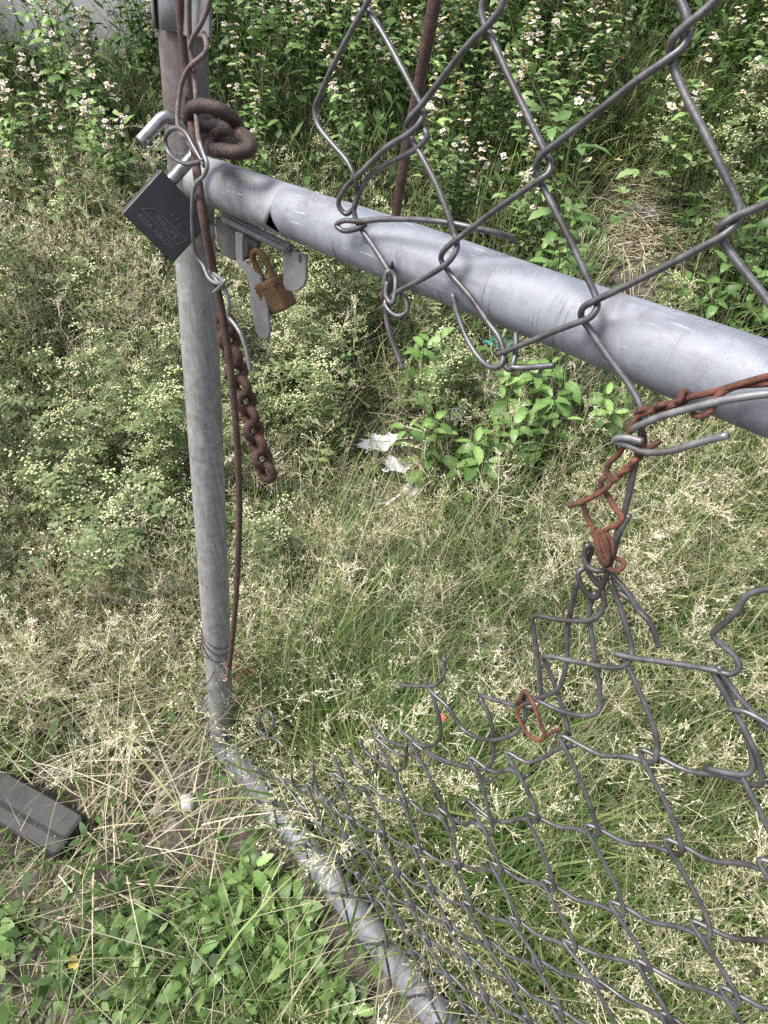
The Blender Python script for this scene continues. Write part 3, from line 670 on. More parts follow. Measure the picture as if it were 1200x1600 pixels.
# ---------------------------------------------------------------- chain
def link(name, c, u, v, L, Wd, r, mat, parent, seg=12, bend=0.0):
    """oval chain link: centre c, long axis u, short axis v, outer length L and width Wd, wire radius r"""
    u = np.asarray(u)/np.linalg.norm(u); v = np.asarray(v)-u*(np.asarray(v)@u); v /= np.linalg.norm(v); w = np.cross(u, v)
    R = Wd/2-r; s = L/2-r-R; P = []
    for a in np.linspace(-math.pi/2, math.pi/2, 8): P.append(c+u*(s+R*math.cos(a))+v*R*math.sin(a)+w*bend*math.cos(a))
    for a in np.linspace(math.pi/2, 3*math.pi/2, 8): P.append(c+u*(-s+R*math.cos(a))+v*R*math.sin(a)-w*bend*math.cos(a))
    V, F = tubegeo(P, r, seg, closed=True)
    return mk(name, V, F, mat, parent)
ch = empty('chain', tuple(gpl(352, 505, 0.02)))
tag(ch, 'rust-red chain of oval links dangling beside the gate stile', 'chain')
CP = [gpl(352, 497, -0.012), gpl(357, 525, -0.010), gpl(364, 560, -0.008), gpl(377, 605, -0.004), gpl(389, 645, 0.0), gpl(401, 690, 0.003), gpl(414, 730, 0.006), gpl(423, 752, 0.008)]
cc = np.array(catmull(CP, 20)); seglen = np.r_[0, np.cumsum(np.linalg.norm(np.diff(cc, axis=0), axis=1))]
npit = 11; tot = seglen[-1]
fw = WC[2]
for k in range(npit):
    s = tot*(k+0.35)/npit
    c = np.array([np.interp(s, seglen, cc[:, j]) for j in range(3)])
    t = np.array([np.interp(min(s+0.01, tot), seglen, cc[:, j])-np.interp(max(s-0.01, 0), seglen, cc[:, j]) for j in range(3)])
    side = np.cross(t, fw); side /= np.linalg.norm(side)
    vv = side*math.cos(0.75)+fw*math.sin(0.75) if k % 2 else side*math.cos(0.75)-fw*math.sin(0.75)
    vv = vv+hr.uniform(-.2, .2)*side
    link('chain_link', c, t, vv, tot/npit*1.62, 0.031, 0.0056, M['chain'], ch)
tch = empty('chain', tuple(gpl(345, 200, -0.01)))
tag(tch, 'thick dark brown chain links wrapped round the upper stile above the rail', 'chain')
def pxv(p, dx, dy, yo=-0.02, dyo=0.0): return gpl(p[0]+dx, p[1]+dy, yo+dyo)-gpl(p[0], p[1], yo)
def loop(name, pts, r, mat, parent):
    return tube(name, [gpl(*p) for p in pts], r, mat, parent, 14, closed=True, smoothn=5)
loop('chain_link', [(298, 190, -.036), (300, 172, -.040), (316, 165, -.040), (340, 170, -.034), (362, 184, -.022), (374, 204, -.006), (364, 214, .002), (346, 208, -.002), (328, 200, -.012), (312, 200, -.026)], 0.0064, M['chain_dark'], tch)
loop('chain_link', [(330, 232, -.030), (334, 216, -.020), (352, 206, -.014), (372, 208, -.016), (388, 220, -.022), (389, 234, -.028), (374, 238, -.036), (350, 236, -.040)], 0.0066, M['chain_dark'], tch)
loop('chain_link', [(352, 214, .000), (346, 200, .020), (330, 196, .034), (300, 196, .040), (282, 206, .036), (292, 216, .030), (320, 218, .030), (342, 222, .016)], 0.0064, M['chain_dark'], tch)

# ---------------------------------------------------------------- padlocks
def frame(o, x, y, z):
    mm = Matrix.Identity(4)
    for i in range(3): mm[i][0] = x[i]; mm[i][1] = y[i]; mm[i][2] = z[i]; mm[i][3] = o[i]
    return mm
def rounded_box(name, sx, sy, sz, bev, mat, parent, loc=(0, 0, 0), segs=3):
    bm = bmesh.new(); bmesh.ops.create_cube(bm, size=1.0)
    for v in bm.verts: v.co = Vector((v.co.x*sx+loc[0], v.co.y*sy+loc[1], v.co.z*sz+loc[2]))
    bmesh.ops.bevel(bm, geom=list(bm.edges), offset=bev, segments=segs, affect='EDGES', profile=0.6)
    me = bpy.data.meshes.new(name); bm.to_mesh(me); bm.free(); me.materials.append(mat)
    o = bpy.data.objects.new(name, me); COL.objects.link(o); o.parent = parent
    return o
LD = 0.630
lc = at(262, 340.5, LD)
vd = ray(262, 340.5); vd = vd/np.linalg.norm(vd)
xa = at(266, 407, LD)-at(195, 337, LD); xa /= np.linalg.norm(xa)
ya = at(258, 274, LD)-at(195, 337, LD)
nz = -vd+0.17*xa+0.02*ya/np.linalg.norm(ya); nz /= np.linalg.norm(nz)
xa = xa-nz*(xa@nz); xa /= np.linalg.norm(xa); yb = np.cross(nz, xa)
LW = 0.0630; LH = 0.0575; LT = 0.026
pl = empty('padlock'); pl.matrix_world = frame(lc, xa, yb, nz)
tag(pl, 'black square padlock hanging open on the gate stile', 'padlock')
rounded_box('body', LW, LH, LT, 0.0016, M['lock_black'], pl, (0, 0, -LT/2))
# open shackle: long leg stays in the body, short leg swung out past the side
xs, r_s = -LW/2+0.0135, 0.0060
x2 = xs-0.0400
top = LH/2+0.040
P = [(xs, LH/2-0.004, -LT/2), (xs, LH/2+0.012, -LT/2), (xs, top-0.012, -LT/2)]
for a in np.linspace(0, math.pi, 9): P.append(((xs+x2)/2+0.0200*math.cos(a), top-0.008+0.0140*math.sin(a), -LT/2))
P += [(x2, top-0.012, -LT/2), (x2, LH/2+0.014, -LT/2), (x2, LH/2+0.004, -LT/2)]
V, F = tubegeo(catmull(P, 4), r_s, 16)
sh = mk('shackle', V, F, M['chrome']); sh.parent = pl
V, F = tubegeo([(x2+0.0052, LH/2+0.0095, -LT/2-0.006), (x2+0.0052, LH/2+0.0095, -LT/2+0.006)], 0.0028, 12)
nt_ = mk('notch', V, F, M['dark_plate']); nt_.parent = sh; nt_.matrix_parent_inverse = Matrix.Identity(4)
def lettering(body, size, x, y, z, mat, parent, shear=0.0, ext=0.00022):
    cu = bpy.data.curves.new('lettering', 'FONT'); cu.body = body; cu.size = size; cu.extrude = ext; cu.shear = shear
    cu.align_x = 'CENTER'; cu.align_y = 'CENTER'; cu.offset = size*0.012
    t = bpy.data.objects.new('lettering', cu); COL.objects.link(t)
    dg = bpy.context.evaluated_depsgraph_get(); me = bpy.data.meshes.new_from_object(t.evaluated_get(dg))
    bpy.data.objects.remove(t); me.materials.clear(); me.materials.append(mat)
    o = bpy.data.objects.new('lettering', me); COL.objects.link(o); o.parent = parent; o.location = (x, y, z)
    return o
lettering('ASSA ABLOY', 0.0075, 0.0005, -0.0180, 0.00005, M['lock_letter'], pl)
lettering('PHILLIPS', 0.0073, 0.004, -0.0072, 0.00005, M['lock_letter'], pl, 0.15)
V = []; F = []
def bar2(x0, y0, x1, y1, w, z0=0.0, z1=0.00025):
    d = np.array([x1-x0, y1-y0]); d = d/np.linalg.norm(d)*w/2; nn = np.array([-d[1], d[0]])
    o = len(V)
    for z in (z0, z1):
        for p in ((x0-nn[0], y0-nn[1]), (x1-nn[0], y1-nn[1]), (x1+nn[0], y1+nn[1]), (x0+nn[0], y0+nn[1])): V.append((p[0], p[1], z))
    F.extend([(o+4, o+5, o+6, o+7), (o, o+1, o+5, o+4), (o+1, o+2, o+6, o+5), (o+2, o+3, o+7, o+6), (o+3, o, o+4, o+7)])
for s in ((-.0225, -.0121, .0225, -.0121), (.0225, -.0121, .0258, -.0022), (.0258, -.0022, -.0132, -.0022), (-.0132, -.0022, -.0225, -.0121)): bar2(*s, 0.0007)
for k in range(3): bar2(0.001+0.0055*k, 0.0035, 0.0022+0.0055*k, 0.0085, 0.0008)
em = mk('emblem', V, F, M['lock_letter'], smooth=False); em.parent = pl

BD = 0.665
bl = empty('padlock')
bc = at(430, 459, BD); up_ = at(409, 417, BD-0.012)-at(447, 497, BD+0.012); up_ /= np.linalg.norm(up_)
bv_ = -ray(430, 459); bv_ /= np.linalg.norm(bv_)
bz = bv_-up_*(bv_@up_); bz /= np.linalg.norm(bz); bx = np.cross(up_, bz)
# turned so that one narrow edge and one broad face show
a = math.radians(44); bx2 = bx*math.cos(a)+bz*math.sin(a); bz2 = np.cross(bx2, up_)
bl.matrix_world = frame(bc, bx2, up_, bz2)
tag(bl, 'small rust-orange padlock hanging from the strap under the rail end', 'padlock')
rounded_box('body', 0.028, 0.034, 0.023, 0.0030, M['orange_rust'], bl, (0, -0.001, 0), 2)
rounded_box('seam', 0.0284, 0.0012, 0.0234, 0.0004, M['chain'], bl, (0, 0.009, 0), 1)
P = [(-0.008, 0.012, 0), (-0.008, 0.032, 0)]+[(-0.008*math.cos(q), 0.036+0.009*math.sin(q), 0) for q in np.linspace(0.2, math.pi-0.2, 7)]+[(0.008, 0.032, 0), (0.008, 0.012, 0)]
V, F = tubegeo(catmull(P, 4), 0.0034, 12); s2 = mk('shackle', V, F, M['orange_rust']); s2.parent = bl

# ---------------------------------------------------------------- old post in the corner
ps = gp(132, 1322); pe = gp(-150, 1165)
ps = ps+np.array([0, 0, 0.055]); pe = pe+np.array([0, 0, 0.10])
du = pe-ps; du /= np.linalg.norm(du); dn = np.array([0, 0, 1.0])-du*du[2]; dn /= np.linalg.norm(dn); dw = np.cross(dn, du)
post = empty('metal_post'); post.matrix_world = frame(ps, du, dw, dn)
tag(post, 'dark grey metal channel post lying in the dead grass at the frame edge', 'post')
prof = [(-0.034, -0.022), (-0.034, 0.016), (-0.029, 0.022), (0.012, 0.022), (0.016, 0.018), (0.016, 0.010), (0.020, 0.010), (0.020, 0.016), (0.040, 0.016), (0.044, 0.012), (0.044, -0.022)]
V = []; F = []
for x, s_ in ((0.0, 0.86), (0.006, 0.97), (0.02, 1.0), (0.25, 1.0), (0.8, 1.0)):
    for (q, w_) in prof: V.append((x, q*s_, w_*s_))
np_ = len(prof)
for i in range(4):
    for k in range(np_): F.append((i*np_+k, (i+1)*np_+k, (i+1)*np_+(k+1) % np_, i*np_+(k+1) % np_))
F.append(tuple(range(np_)))
po = mk('channel', V, F, M['old_post'], smooth=False); po.parent = post

# ---------------------------------------------------------------- vegetation: tools
def blades(P, az, L, lean, curl, w, tw=None, lev=4, v=None, prof=(1, .92, .62, .05)):
    N = len(P); t = np.linspace(0, 1, lev)
    pos = np.zeros((N, lev, 3)); pos[:, 0] = P
    for k in range(1, lev):
        ph = lean+curl*(t[k]+t[k-1])/2; st = (L*(t[k]-t[k-1]))
        pos[:, k, 0] = pos[:, k-1, 0]+st*np.sin(ph)*np.cos(az)
        pos[:, k, 1] = pos[:, k-1, 1]+st*np.sin(ph)*np.sin(az)
        pos[:, k, 2] = pos[:, k-1, 2]+st*np.cos(ph)
    if tw is None: tw = rng.uniform(-0.9, 0.9, N)
    side = np.stack([-np.sin(az)*np.cos(tw)+np.cos(az)*np.sin(tw)*0.6, np.cos(az)*np.cos(tw)+np.sin(az)*np.sin(tw)*0.6, np.sin(tw)*0.5], 1)
    pr = np.interp(t, np.linspace(0, 1, len(prof)), prof)
    off = side[:, None, :]*(w[:, None]*0.5*pr[None, :])[:, :, None]
    V = np.stack([pos-off, pos+off], 2).reshape(-1, 3)
    b0 = (np.arange(N)*lev*2)[:, None]+(np.arange(lev-1)*2)[None, :]
    Q = np.stack([b0, b0+1, b0+3, b0+2], -1).reshape(-1, 4)
    vc = np.repeat(v if v is not None else rng.uniform(0, 1, N), lev*2)
    return V, Q, vc
def join(parts):
    V = []; Q = []; C = []; o = 0
    for v, q, c in parts: V.append(v); Q.append(q+o); C.append(c); o += len(v)
    return np.concatenate(V), np.concatenate(Q), np.concatenate(C)
def ground_points(n, far=5.2, power=1.4):
    """random spots on the soil, thinner with distance, over the view and a margin round it"""
    out = []; got = 0
    while got < n:
        x = rng.uniform(-3.6, 3.2, n*3); y = CAM[1]+rng.uniform(-0.25, far, n*3); z = terrain(x, y)
        P = np.stack([x, y, z], 1); s, dep = toscreen(P+[0, 0, 0.1])
        d = np.linalg.norm(P-CAM, axis=1)
        t_ = (x-wl[0])/(wr[0]-wl[0]); behind = (y > wl[1]+t_*(wr[1]-wl[1])-0.06) & (t_ < 1.03)
        k = ~behind & (s[:, 0] > -260) & (s[:, 0] < 1460) & (s[:, 1] < 1900) & (s[:, 1] > -160) & (dep > 0.1) & (rng.uniform(0, 1, n*3) < np.minimum(1, (1.2/d)**power))
        out.append(P[k]); got += k.sum()
    return np.concatenate(out)[:n]
def blob(s, cx, cy, rx, ry): return np.exp(-(((s[:, 0]-cx)/rx)**2+((s[:, 1]-cy)/ry)**2))
def band(v, a, b, soft): return 1/(1+np.exp(-(v-a)/soft))/(1+np.exp((v-b)/soft))
def spot(P): return toscreen(P+np.array([0, 0, 0.0]))[0]          # where a spot of soil appears
def bare(s):
    return np.clip(1.15*blob(s, 285, 1275, 85, 85)+1.15*blob(s, 605, 770, 80, 120)+1.25*blob(s, 985, 365, 62, 110)+0.9*blob(s, 570, 1540, 40, 45)
                   + 1.1*blob(s, 65, 1275, 120, 75)+0.6*blob(s, 700, 600, 110, 50)+0.6*blob(s, 50, 1390, 60, 50)+0.5*blob(s, 420, 830, 60, 50), 0, 1)
def front(P):                                   # 1 in the strip of soil on the near side of the gate
    q = (P)@G; return band(q[:, 1], -0.17, 0.095, 0.012)*band(q[:, 0], -0.02, 3.0, 0.02)
def near_side(P):                               # 1 on the camera's side of the gate
    q = (P)@G; return band(q[:, 1], -3.0, 0.02, 0.02)*band(q[:, 0], -0.35, 3.0, 0.05)
def win(s): return band(s[:, 0], 905, 1062, 8)*band(s[:, 1], 255, 640, 12)   # open lane down to the straw patch
def hollow(s): return np.clip(blob(s, 160, 740, 230, 190)+blob(s, 455, 600, 110, 150), 0, 1)
def clump(P, f, k=0): return 0.5+0.5*np.clip(1.8*wav(P[:, 0], P[:, 1], f, k), -1, 1)
def stuff(name, parts, mat, label, cat):
    V, Q, C = join(parts)
    return tag(quadmesh(name, V, Q, mat, C), label, cat, kind='stuff')

# ---------------------------------------------------------------- grass
P = ground_points(62000); s = spot(P)
low = band(s[:, 1], 900, 3000, 120)
wgt = 0.42+0.5*low*clump(P, 14)+0.25*clump(P, 30, 6)*band(s[:, 0], 350, 3000, 60)+0.9*blob(s, 985, 260, 90, 50)
wgt = wgt*(1-0.97*bare(s))*(1-0.93*front(P))*(1-0.35*near_side(P))*(1-0.5*blob(s, 150, 1080, 230, 170))*(1-0.75*win(s))
P = P[rng.uniform(0, 1, len(P)) < wgt]; s = spot(P); N = len(P)
L = rng.uniform(0.10, 0.40, N)*(1-0.45*front(P))*(1-0.5*near_side(P))*(1-0.6*win(s)); L *= np.where(blob(s, 985, 260, 100, 60) > 0.3, 1.1, 1)
L *= np.where((s[:, 0] < 420) & (s[:, 1] > 1230), 0.75, 1.0)
parts = [blades(P, rng.uniform(0, 6.28, N), L, rng.uniform(0.05, 0.55, N), rng.uniform(0.2, 1.9, N), rng.uniform(0.0018, 0.0048, N)*np.clip(np.linalg.norm(P-CAM, axis=1)/1.6, 0.9, 1.6), v=np.clip(rng.beta(2, 2.2, N)+0.25*(clump(P, 7)-0.5), 0, 1))]
P5 = ground_points(13000, far=2.6, power=1.2); s5 = spot(P5)
w5 = band(s5[:, 0], 340, 3000, 40)*band(s5[:, 1], 780, 3000, 60)*(0.25+0.75*clump(P5, 10))+0.4*band(s5[:, 0], -400, 330, 40)*band(s5[:, 1], 560, 1150, 60)+0.9*blob(s5, 560, 1470, 150, 140)
w5 *= (1-bare(s5))*(1-0.98*front(P5))*(1-0.85*near_side(P5))*0.7
P5 = P5[rng.uniform(0, 1, len(P5)) < w5]; N = len(P5)
parts.append(blades(P5, rng.uniform(0, 6.28, N), rng.uniform(0.20, 0.46, N), rng.uniform(0.1, 0.8, N), rng.uniform(0.3, 1.9, N), rng.uniform(0.0028, 0.0066, N), lev=6, prof=(0.7, 1, 0.95, 0.75, 0.4, 0.04), v=np.clip(rng.beta(3, 2, N), 0, 1)))
P7 = ground_points(9000, far=5.0, power=0.2); s7 = spot(P7)
P7 = P7[rng.uniform(0, 1, len(P7)) < band(s7[:, 1], -400, 330, 30)*(1-np.maximum(win(s7), band(s7[:, 0], 890, 1075, 10)*band(s7[:, 1], 165, 640, 8)))]; N = len(P7)
parts.append(blades(P7, rng.uniform(0, 6.28, N), rng.uniform(0.15, 0.40, N), rng.uniform(0.05, 0.8, N), rng.uniform(0.2, 1.6, N), rng.uniform(0.004, 0.008, N), v=np.clip(rng.beta(3.5, 2.2, N), 0, 1)))
N = 3400; q0 = rng.uniform(-0.02, 1.3, N); q1 = 0.085+np.abs(rng.normal(0, 0.13, N)); PM = (G@np.stack([q0, q1, np.zeros(N)])).T; PM[:, 2] = terrain(PM[:, 0], PM[:, 1])
parts.append(blades(PM, math.atan2(G[1, 1], G[0, 1])+rng.normal(0, 0.9, N), rng.uniform(0.16, 0.40, N), rng.uniform(0.05, 0.6, N), rng.uniform(0.2, 1.8, N), rng.uniform(0.0024, 0.0058, N), lev=6, prof=(0.7, 1, 0.95, 0.75, 0.4, 0.04), v=np.clip(rng.beta(2.2, 2.2, N), 0, 1)))
N = 2300; q0 = rng.uniform(0.20, 1.2, N); q1 = -0.085-np.abs(rng.normal(0, 0.13, N)); PM = (G@np.stack([q0, q1, np.zeros(N)])).T; PM[:, 2] = terrain(PM[:, 0], PM[:, 1])
parts.append(blades(PM, math.atan2(-G[1, 1], -G[0, 1])+rng.normal(0, 1.0, N), rng.uniform(0.05, 0.15, N), rng.uniform(0.2, 1.0, N), rng.uniform(0.3, 1.5, N), rng.uniform(0.0022, 0.005, N), lev=5, prof=(0.7, 1, 0.8, 0.45, 0.04), v=np.clip(rng.beta(2.2, 2.2, N), 0, 1)))
c2_ = gp(985, 215)
N = 4200; P6 = np.stack([c2_[0]+rng.normal(0, 0.26, N), c2_[1]+rng.normal(0.03, 0.16, N), np.zeros(N)], 1); P6[:, 2] = terrain(P6[:, 0], P6[:, 1])
parts.append(blades(P6, rng.uniform(0, 6.28, N), rng.uniform(0.12, 0.26, N), rng.uniform(0.2, 0.9, N), rng.uniform(0.3, 1.4, N), rng.uniform(0.003, 0.006, N), v=rng.uniform(0.6, 1.0, N)))
stuff('green_grass', parts, M['grass'], 'long green grass growing through the fence and over the bank', 'grass')

P = ground_points(52000); s = spot(P)
wgt = (0.32+0.45*clump(P, 12, 6))*(1-0.5*near_side(P))+0.5*blob(s, 170, 1090, 230, 170)+0.25*blob(s, 520, 950, 220, 200)+0.3*blob(s, 160, 420, 200, 120)
wgt = wgt*(1-0.8*bare(s))*np.where(s[:, 1] < 180, 0.4, 1)*(1-0.9*front(P))*(1-0.85*win(s))*(1-0.6*hollow(s))
P = P[rng.uniform(0, 1, len(P)) < wgt]; s = spot(P); N = len(P)
L = rng.uniform(0.08, 0.36, N)*(1-0.4*front(P)); L *= np.where((s[:, 0] < 420) & (s[:, 1] > 1330), 0.5, 1.0)
parts = [blades(P, rng.uniform(0, 6.28, N), L, rng.uniform(0.1, 1.1, N), rng.uniform(-0.3, 1.6, N), rng.uniform(0.0014, 0.0032, N)*np.clip(np.linalg.norm(P-CAM, axis=1)/1.5, 0.9, 1.6), v=np.clip(rng.beta(2, 2, N), 0, 1))]
# straw lying on the soil
P2 = ground_points(15000); s2_ = spot(P2)
keep = rng.uniform(0, 1, len(P2)) < 0.25+0.8*bare(s2_)
P2 = P2[keep]; N = len(P2); P2[:, 2] += rng.uniform(0.003, 0.018, N)
parts.append(blades(P2, rng.uniform(0, 6.28, N), rng.uniform(0.03, 0.13, N), rng.uniform(1.35, 1.65, N), rng.uniform(-0.15, 0.15, N), rng.uniform(0.0012, 0.003, N), v=rng.uniform(0.0, 0.8, N)))
# long bleached stalks fallen across the corner beside the stile's foot
c0_ = gp(215, 1300)
N = 90; P3 = np.stack([c0_[0]+rng.normal(0, 0.10, N), c0_[1]+rng.normal(0.02, 0.08, N), np.zeros(N)], 1); P3[:, 2] = terrain(P3[:, 0], P3[:, 1])+rng.uniform(0.01, 0.07, N)
parts.append(blades(P3, rng.uniform(0, 6.28, N), rng.uniform(0.10, 0.32, N), rng.uniform(0.9, 1.6, N), rng.uniform(-0.3, 0.6, N), rng.uniform(0.0014, 0.0030, N), v=rng.uniform(0.35, 1, N)))
c1_ = gp(990, 330)
N = 2200; P4 = np.stack([c1_[0]+rng.normal(0, 0.10, N), c1_[1]+rng.normal(0, 0.14, N), np.zeros(N)], 1); P4[:, 2] = terrain(P4[:, 0], P4[:, 1])+rng.uniform(0.004, 0.03, N)
parts.append(blades(P4, rng.uniform(0, 6.28, N), rng.uniform(0.04, 0.13, N), rng.uniform(1.2, 1.75, N), rng.uniform(-0.2, 0.2, N), rng.uniform(0.0025, 0.0055, N), v=rng.uniform(0.2, 1.0, N)))
P8 = ground_points(15000, far=2.8, power=1.2); s8 = spot(P8)
w8 = band(s8[:, 0], 330, 3000, 40)*band(s8[:, 1], 740, 3000, 60)*(0.3+0.7*clump(P8, 8))+0.5*blob(s8, 140, 470, 220, 110)+0.5*blob(s8, 170, 1080, 220, 120)
w8 *= (1-bare(s8))*(1-0.97*front(P8))*(1-0.8*near_side(P8)); P8 = P8[rng.uniform(0, 1, len(P8)) < w8]; N = len(P8)
parts.append(blades(P8, rng.uniform(0, 6.28, N), rng.uniform(0.20, 0.46, N), rng.uniform(0.1, 0.9, N), rng.uniform(0.1, 1.8, N), rng.uniform(0.0009, 0.0019, N), lev=6, prof=(1, 1, .9, .8, .6, .2), v=np.clip(rng.beta(2.6, 2, N), 0, 1)))
stuff('dry_grass', parts, M['straw'], 'bleached dry grass and fallen straw on the soil', 'grass')

def panicle(h, rr):
    """airy seed head: culm, whorled branches, branchlets with spikelets; ribbons only"""
    V = []; Q = []; C = []
    def rib(a, b, w, c):
        a = np.array(a); b = np.array(b); d = b-a; sd = np.cross(d, [rr.uniform(-1, 1), rr.uniform(-1, 1), rr.uniform(-1, 1)])
        nn = np.linalg.norm(sd); sd = sd/nn*w/2 if nn > 1e-9 else np.array([w/2, 0, 0]); o = len(V)
        V.extend([a-sd, a+sd, b+sd*0.6, b-sd*0.6]); Q.append((o, o+1, o+2, o+3)); C.extend([c]*4)
    def spik(p, d, c):
        l = rr.uniform(0.0032, 0.0055); d = np.array(d)/max(np.linalg.norm(d), 1e-6); sd = np.cross(d, [rr.uniform(-1, 1), rr.uniform(-1, 1), rr.uniform(-1, 1)])
        sd = sd/max(np.linalg.norm(sd), 1e-6)*rr.uniform(0.0006, 0.0011); o = len(V)
        V.extend([p, p+d*l*0.5+sd, p+d*l, p+d*l*0.5-sd]); Q.append((o, o+1, o+2, o+3)); C.extend([c]*4)
    bend = rr.uniform(0.02, 0.10); ba = rr.uniform(0, 6.28)
    def ax(t): return np.array([bend*t*t*math.cos(ba), bend*t*t*math.sin(ba), h*t])
    for k in range(4): rib(ax(k/4), ax((k+1)/4), 0.0015, 0.25)
    nb = rr.randint(8, 11)
    for b in range(nb):
        t = 0.55+0.45*b/nb; p = ax(t); a = rr.uniform(0, 6.28); l = h*rr.uniform(0.13, 0.24)*(1.25-0.8*(t-0.55)/0.45)
        el = rr.uniform(0.35, 1.0); d = np.array([math.cos(a)*math.cos(el), math.sin(a)*math.cos(el), math.sin(el)])
        mid = p+d*l*0.55; end = p+d*l+np.array([0, 0, -l*0.12])
        rib(p, mid, 0.0010, 0.45); rib(mid, end, 0.0008, 0.55)
        for q in range(6):
            u = rr.uniform(0.2, 1.0); b0 = p+(end-p)*u; dd = d+np.array([rr.uniform(-1, 1), rr.uniform(-1, 1), rr.uniform(-.5, .8)])*0.8
            e2 = b0+dd/np.linalg.norm(dd)*l*rr.uniform(0.25, 0.6); cc_ = rr.uniform(0.45, 1.0)
            rib(b0, e2, 0.0007, 0.55)
            for w_ in range(3): spik(b0+(e2-b0)*rr.uniform(0.3, 1.0), dd+np.array([rr.uniform(-1, 1), rr.uniform(-1, 1), rr.uniform(-1, 1)])*0.9, cc_)
    return np.array(V), np.array(Q), np.array(C)
def spread(protos, P, sc, rz, tilt, taz, vadd):
    parts = []; idx = rng.integers(0, len(protos), len(P))
    for k, (V, Q, C) in enumerate(protos):
        I = np.where(idx == k)[0]; n = len(I)
        if n == 0: continue
        ca, sa = np.cos(rz[I]), np.sin(rz[I])
        Rz = np.zeros((n, 3, 3)); Rz[:, 0, 0] = ca; Rz[:, 0, 1] = -sa; Rz[:, 1, 0] = sa; Rz[:, 1, 1] = ca; Rz[:, 2, 2] = 1
        tx, ty = np.cos(taz[I]), np.sin(taz[I]); c, s_ = np.cos(tilt[I]), np.sin(tilt[I]); z = np.zeros(n)
        Kx = np.stack([np.stack([z, z, tx], 1), np.stack([z, z, ty], 1), np.stack([-tx, -ty, z], 1)], 1)
        Rt = np.eye(3)[None]+s_[:, None, None]*Kx+(1-c)[:, None, None]*(Kx@Kx)
        W = np.einsum('nij,vj->nvi', Rt@Rz, V)*sc[I][:, None, None]+P[I][:, None, :]
        QQ = Q[None]+(np.arange(n)*len(V))[:, None, None]
        parts.append((W.reshape(-1, 3), QQ.reshape(-1, 4), np.clip(C[None, :]+vadd[I][:, None], 0, 1).ravel()))
    return parts
pr_ = random.Random(21)
PAN = [panicle(pr_.uniform(0.24, 0.36), pr_) for _ in range(12)]
P = ground_points(6400, far=3.2, power=1.2); s = spot(P)
wgt = 0.95*band(s[:, 0], 330, 3000, 40)*band(s[:, 1], 690, 3000, 50)*(0.14+1.0*clump(P, 11)**1.7)
wgt += 0.5*blob(s, 150, 720, 240, 220)*clump(P, 9, 6)+0.6*blob(s, 450, 520, 120, 120)+1.0*blob(s, 140, 470, 220, 110)+0.9*blob(s, 150, 1090, 220, 120)+0.5*blob(s, 100, 850, 160, 100)+0.3*band(s[:, 1], 250, 700, 60)*band(s[:, 0], -400, 330, 40)
wgt *= (1-bare(s))*(1-0.985*front(P))*(1-0.85*blob(s, 670, 800, 190, 75))*(1-0.4*hollow(s))*np.where((s[:, 0] < 700) & (s[:, 1] > 1480), 0.35, 1)*np.where((s[:, 0] < 420) & (s[:, 1] > 1240), 0.12, 1)
P = P[rng.uniform(0, 1, len(P)) < wgt]; N = len(P)
stuff('seed_heads', spread(PAN, P, rng.uniform(0.7, 1.3, N), rng.uniform(0, 6.28, N), np.abs(rng.normal(0.35, 0.3, N)), rng.uniform(0, 6.28, N), rng.normal(-0.05, 0.24, N)), M['seed'],
      'pale feathery seed heads of the dry grass inside and beside the gate', 'grass')

# low leaves that close the gaps between the taller weeds
P = ground_points(32000); s = spot(P)
wgt = 0.45+0.6*band(s[:, 1], -400, 560, 60)+0.45*blob(s, 300, 1500, 260, 130)+0.3*blob(s, 60, 1180, 90, 80)
wgt *= (1-0.95*bare(s))*(1-0.6*front(P))
P = P[rng.uniform(0, 1, len(P)) < wgt]; s = spot(P); N = len(P)
hgt = rng.uniform(0.01, 0.10, N)*(1-0.7*win(s))+rng.uniform(0, 0.22, N)*band(s[:, 1], -400, 420, 60)*(1-win(s)); P[:, 2] += hgt
ln = rng.uniform(0.014, 0.045, N)*np.clip(np.linalg.norm(P-CAM, axis=1)/1.8, 0.8, 1.7)
parts = [blades(P, rng.uniform(0, 6.28, N), ln, rng.uniform(0.5, 1.5, N), rng.uniform(0.2, 0.9, N), ln*rng.uniform(0.35, 0.6, N), lev=4, prof=(0.15, 1.0, 0.8, 0.05), v=rng.beta(1.6, 2.4, N))]
stuff('undergrowth', parts, M['under'], 'low green leaves, darkened to deepen the shade, filling the ground between the weeds', 'undergrowth')

